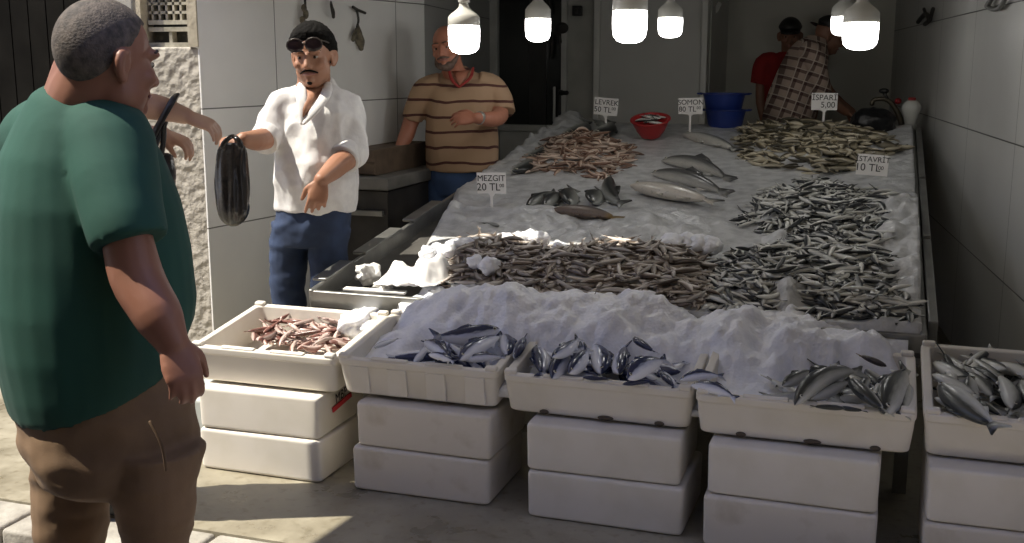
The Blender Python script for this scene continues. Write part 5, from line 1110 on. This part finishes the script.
torso(s_, [(wp(457, 70, .02), r, tl(-.4), .085, .08, 2), (wp(459, 76, .02), r, tl(-.3), .15, .10, 2), (wp(460, 84), r, f, .215, .125, 2.3), (wp(461, 98), r, f, .225, .15, 2.4), (wp(461, 118), r, f, .225, .175, 2.3), (wp(462, 140), r, f, .232, .20, 2.2), (wp(462, 158), r, f, .232, .195, 2.2), (wp(462, 170), r, f, .228, .185, 2.2)])
s_.tube([wp(440, 86), wp(427, 89), wp(418, 104, .01), wp(412, 119, .02)], [.09, .078, .076, .072], 18, round_ends=False)
s_.tube([wp(480, 86), wp(492, 88), wp(501, 101, -.03), wp(504, 113, -.07)], [.09, .080, .078, .076], 18, round_ends=False)
remesh(s_, 'polo_shirt', POLO, t, .0085, 3, fold=(.010, 6, .6))
RDT = mat('red_trim', (.30, .03, .025), .8)
for pts in (((449, 70, -.10), (452, 80, -.155), (459, 87, -.172)), ((473, 68, -.08), (470, 78, -.15), (459, 87, -.174))):
    m_ = MB(); m_.tube([wp(*p) for p in pts], [.009, .011, .008], 10, flat=.6); m_.build('collar_trim', RDT, t, smooth=True)
m_ = MB(); m_.add([wp(452, 72, -.09), wp(470, 71, -.085), wp(460, 86, -.168), wp(461, 77, -.14)], [(0, 3, 2), (0, 1, 3), (3, 1, 2)]); o = m_.build('open_neck', SK4, t, smooth=True); q_ = o.modifiers.new('s', 'SOLIDIFY'); q_.thickness = .008
m_ = MB(); wd_ = (wp(481, 118, -.33)-l_w).normalized(); m_.tube([wp(478.5, 118, -.345), wp(481, 118, -.325)], .041, 16, round_ends=False, sub=1); m_.build('wristwatch', mat('watch_steel', (.5, .5, .48), .3, metal=.8), t, bevel=.003)
p_ = MB()
torso(p_, [(wp(461, 160), r, f, .20, .16, 2.2), (wp(461, 178), r, f, .205, .16, 2.3), (wp(461, 194), r, f, .18, .14, 2.3)])
for q in (-1, 1):
    a = wp(460, 182)+r*q*.11; b = wp(460, 215)+r*q*.115; p_.tube([a, b, Vector((b.x, b.y, .45)), Vector((b.x, b.y, .05))], [.11, .10, .082, .074], 18, round_ends=False); shoe('shoe', b-f*.08, f, SHOE, t, .27, 0)
remesh(p_, 'jeans', cloth('bright_denim', (.055, .105, .24), .65), t, .010, 3)

# ---------------------------------------------------------------- man in red at the back
def cap(c, M, s, m, parent, brim=1, R=(.077, .098, .096)):
    o = hair_cap('cap', c, M, s, lambda d: d.z-.18-.10*d.y*brim, m, parent, off=.016)
    mb = MB(); rows = []
    for k in range(9):
        a = (k/8-.5)*2.0; x = .078*math.sin(a); y = .085*math.cos(a)
        rows.append([(x, y*brim, .052), (x*1.05, (y+.075*math.cos(a*.75))*brim, .036)])
    vs = [Vector(c)+M@(Vector(p)*s) for rw_ in rows for p in rw_]
    mb.add(vs, [(i*2, i*2+2, i*2+3, i*2+1) for i in range(8)]); b = mb.build('cap_brim', m, parent, smooth=True); so_ = b.modifiers.new('s', 'SOLIDIFY'); so_.thickness = .006
D = 9.45
t = empty('person', (PD(787, 90, D).x, PD(787, 90, D).y, 0)); tag(t, 'man in a red T-shirt and black cap standing behind the plaid-shirted man', 'person')
SK5 = skin('dark_skin', (.27, .14, .09)); f = cfv(.1, -1).normalized(); r = Vector((f.y, -f.x, 0)); HM5 = axes(cfv(-.25, -1, -.2)); hc5 = PD(790, 36, D)
body = MB(); add_head(body, hc5, HM5, 1.1); body.tube([hc5, PD(789, 56, D), PD(788, 70, D), PD(788, 130, D)], [.07, .065, .12, .13], 14)
wp = lambda px, py, dd=0: PD(px, py, D+dd)
for sx in (-1, 1):
    w_ = wp(788+sx*24, 122, -.05); body.tube([wp(788, 70), wp(788+sx*22, 66), wp(788+sx*27, 96), w_], [.11, .06, .048, .032], 12); add_hand(body, w_, cfv(0, -.3, -1), cfv(-sx, 0, 0), cfv(0, -1, -.2), 1.0)
    a = wp(788+sx*11, 130); body.tube([a, Vector((a.x, a.y, .45)), Vector((a.x, a.y, .05))], [.10, .06, .045], 10)
remesh(body, 'body', SK5, t, .007, 3); face_parts(hc5, HM5, 1.1, t, SK5)
cap(hc5, HM5, 1.12, BLACK, t)
s_ = MB(); torso(s_, [(wp(788, 52), r, f, .075, .075, 2), (wp(788, 57), r, f, .15, .095, 2.2), (wp(788, 66), r, f, .22, .115, 2.3), (wp(788, 90), r, f, .215, .135, 2.3), (wp(788, 128), r, f, .205, .14, 2.3), (wp(788, 145), r, f, .205, .14, 2.3)])
for sx in (-1, 1): s_.tube([wp(788+sx*14, 62), wp(788+sx*24, 64), wp(788+sx*29, 84)], [.08, .082, .075], 16, round_ends=False)
remesh(s_, 'shirt', cloth('red_jersey', (.30, .012, .012), .75), t, .01, 3, fold=(.004, 6, .5))
p_ = MB(); torso(p_, [(wp(788, 132), r, f, .18, .13, 2.2), (wp(788, 155), r, f, .17, .12, 2.2)])
for sx in (-1, 1): a = wp(788+sx*11, 148); p_.tube([a, Vector((a.x, a.y, .45)), Vector((a.x, a.y, .05))], [.10, .08, .07], 14, round_ends=False); shoe('shoe', a-f*.08, f, SHOE, t, .27, 0)
remesh(p_, 'trousers', BLK, t, .011, 3)

# ---------------------------------------------------------------- man in the plaid shirt, bent over his work
D = 8.75
t = empty('person', (PD(785, 120, D).x, PD(785, 120, D).y, 0)); tag(t, 'man in a red and white plaid shirt and black cap bending over behind the table', 'person')
f = cfv(.85, .25).normalized(); r = cfv(.25, -.85).normalized(); HM6 = axes(cfv(.95, -.05, -.42), UP+cfv(.35, 0)); hc6 = wp(829, 36, 0)
wp = lambda px, py, dd=0: PD(px, py, D+dd)
hc6 = wp(829, 36)
body = MB(); add_head(body, hc6, HM6, 1.1); body.tube([hc6, wp(818, 44), wp(810, 56), wp(792, 100), wp(784, 130)], [.07, .07, .12, .14, .14], 14)
for dd, k in ((-.20, 0), (.20, 6)):
    w_ = wp(846+k, 112, dd*.9); body.tube([wp(806, 58), wp(814, 58, dd), wp(822+k, 92, dd), w_], [.11, .062, .05, .033], 12); add_hand(body, w_, cfv(.8, 0, -.5), cfv(-.2, 0, -1), cfv(0, 1 if dd < 0 else -1, 0), 1.0, (30, 35, 25))
for q in (-1, 1): a = wp(782, 135)+r*q*.10; body.tube([a, Vector((a.x, a.y, .45)), Vector((a.x, a.y, .05))], [.10, .06, .045], 10)
remesh(body, 'body', SK5, t, .007, 3); face_parts(hc6, HM6, 1.1, t, SK5); cap(hc6, HM6, 1.12, BLACK, t, -1)
ta = (wp(812, 45)-wp(780, 130)).normalized(); fa = (f-ta*f.dot(ta)).normalized()
PLD = plaid('plaid_flannel', (.50, .38, .31), (.055, .018, .020), (.72, .62, .52), ta.cross(CF).normalized(), ta, .080)
s_ = MB(); torso(s_, [(wp(818, 38), r, fa, .075, .075, 2), (wp(812, 44), r, fa, .15, .10, 2.2), (wp(808, 54), r, fa, .215, .125, 2.3), (wp(801, 76), r, fa, .22, .165, 2.3), (wp(793, 100), r, fa, .215, .19, 2.2), (wp(787, 122), r, fa, .21, .19, 2.2), (wp(783, 140), r, fa, .20, .18, 2.2)])
for dd in (-.20, .20): s_.tube([wp(808, 52, dd*.6), wp(814, 56, dd), wp(819, 78, dd*1.05), wp(823, 98, dd)], [.09, .085, .078, .068], 16, round_ends=False)
remesh(s_, 'shirt', PLD, t, .0095, 3, fold=(.004, 6, .5))
p_ = MB(); torso(p_, [(wp(783, 128), r, f, .18, .16, 2.2), (wp(782, 150), r, f, .17, .15, 2.2)])
for q in (-1, 1): a = wp(782, 140)+r*q*.10; p_.tube([a, Vector((a.x, a.y, .45)), Vector((a.x, a.y, .05))], [.105, .08, .07], 14, round_ends=False); shoe('shoe', a-f*.08, f, SHOE, t, .27, 0)
remesh(p_, 'trousers', BLK, t, .011, 3)
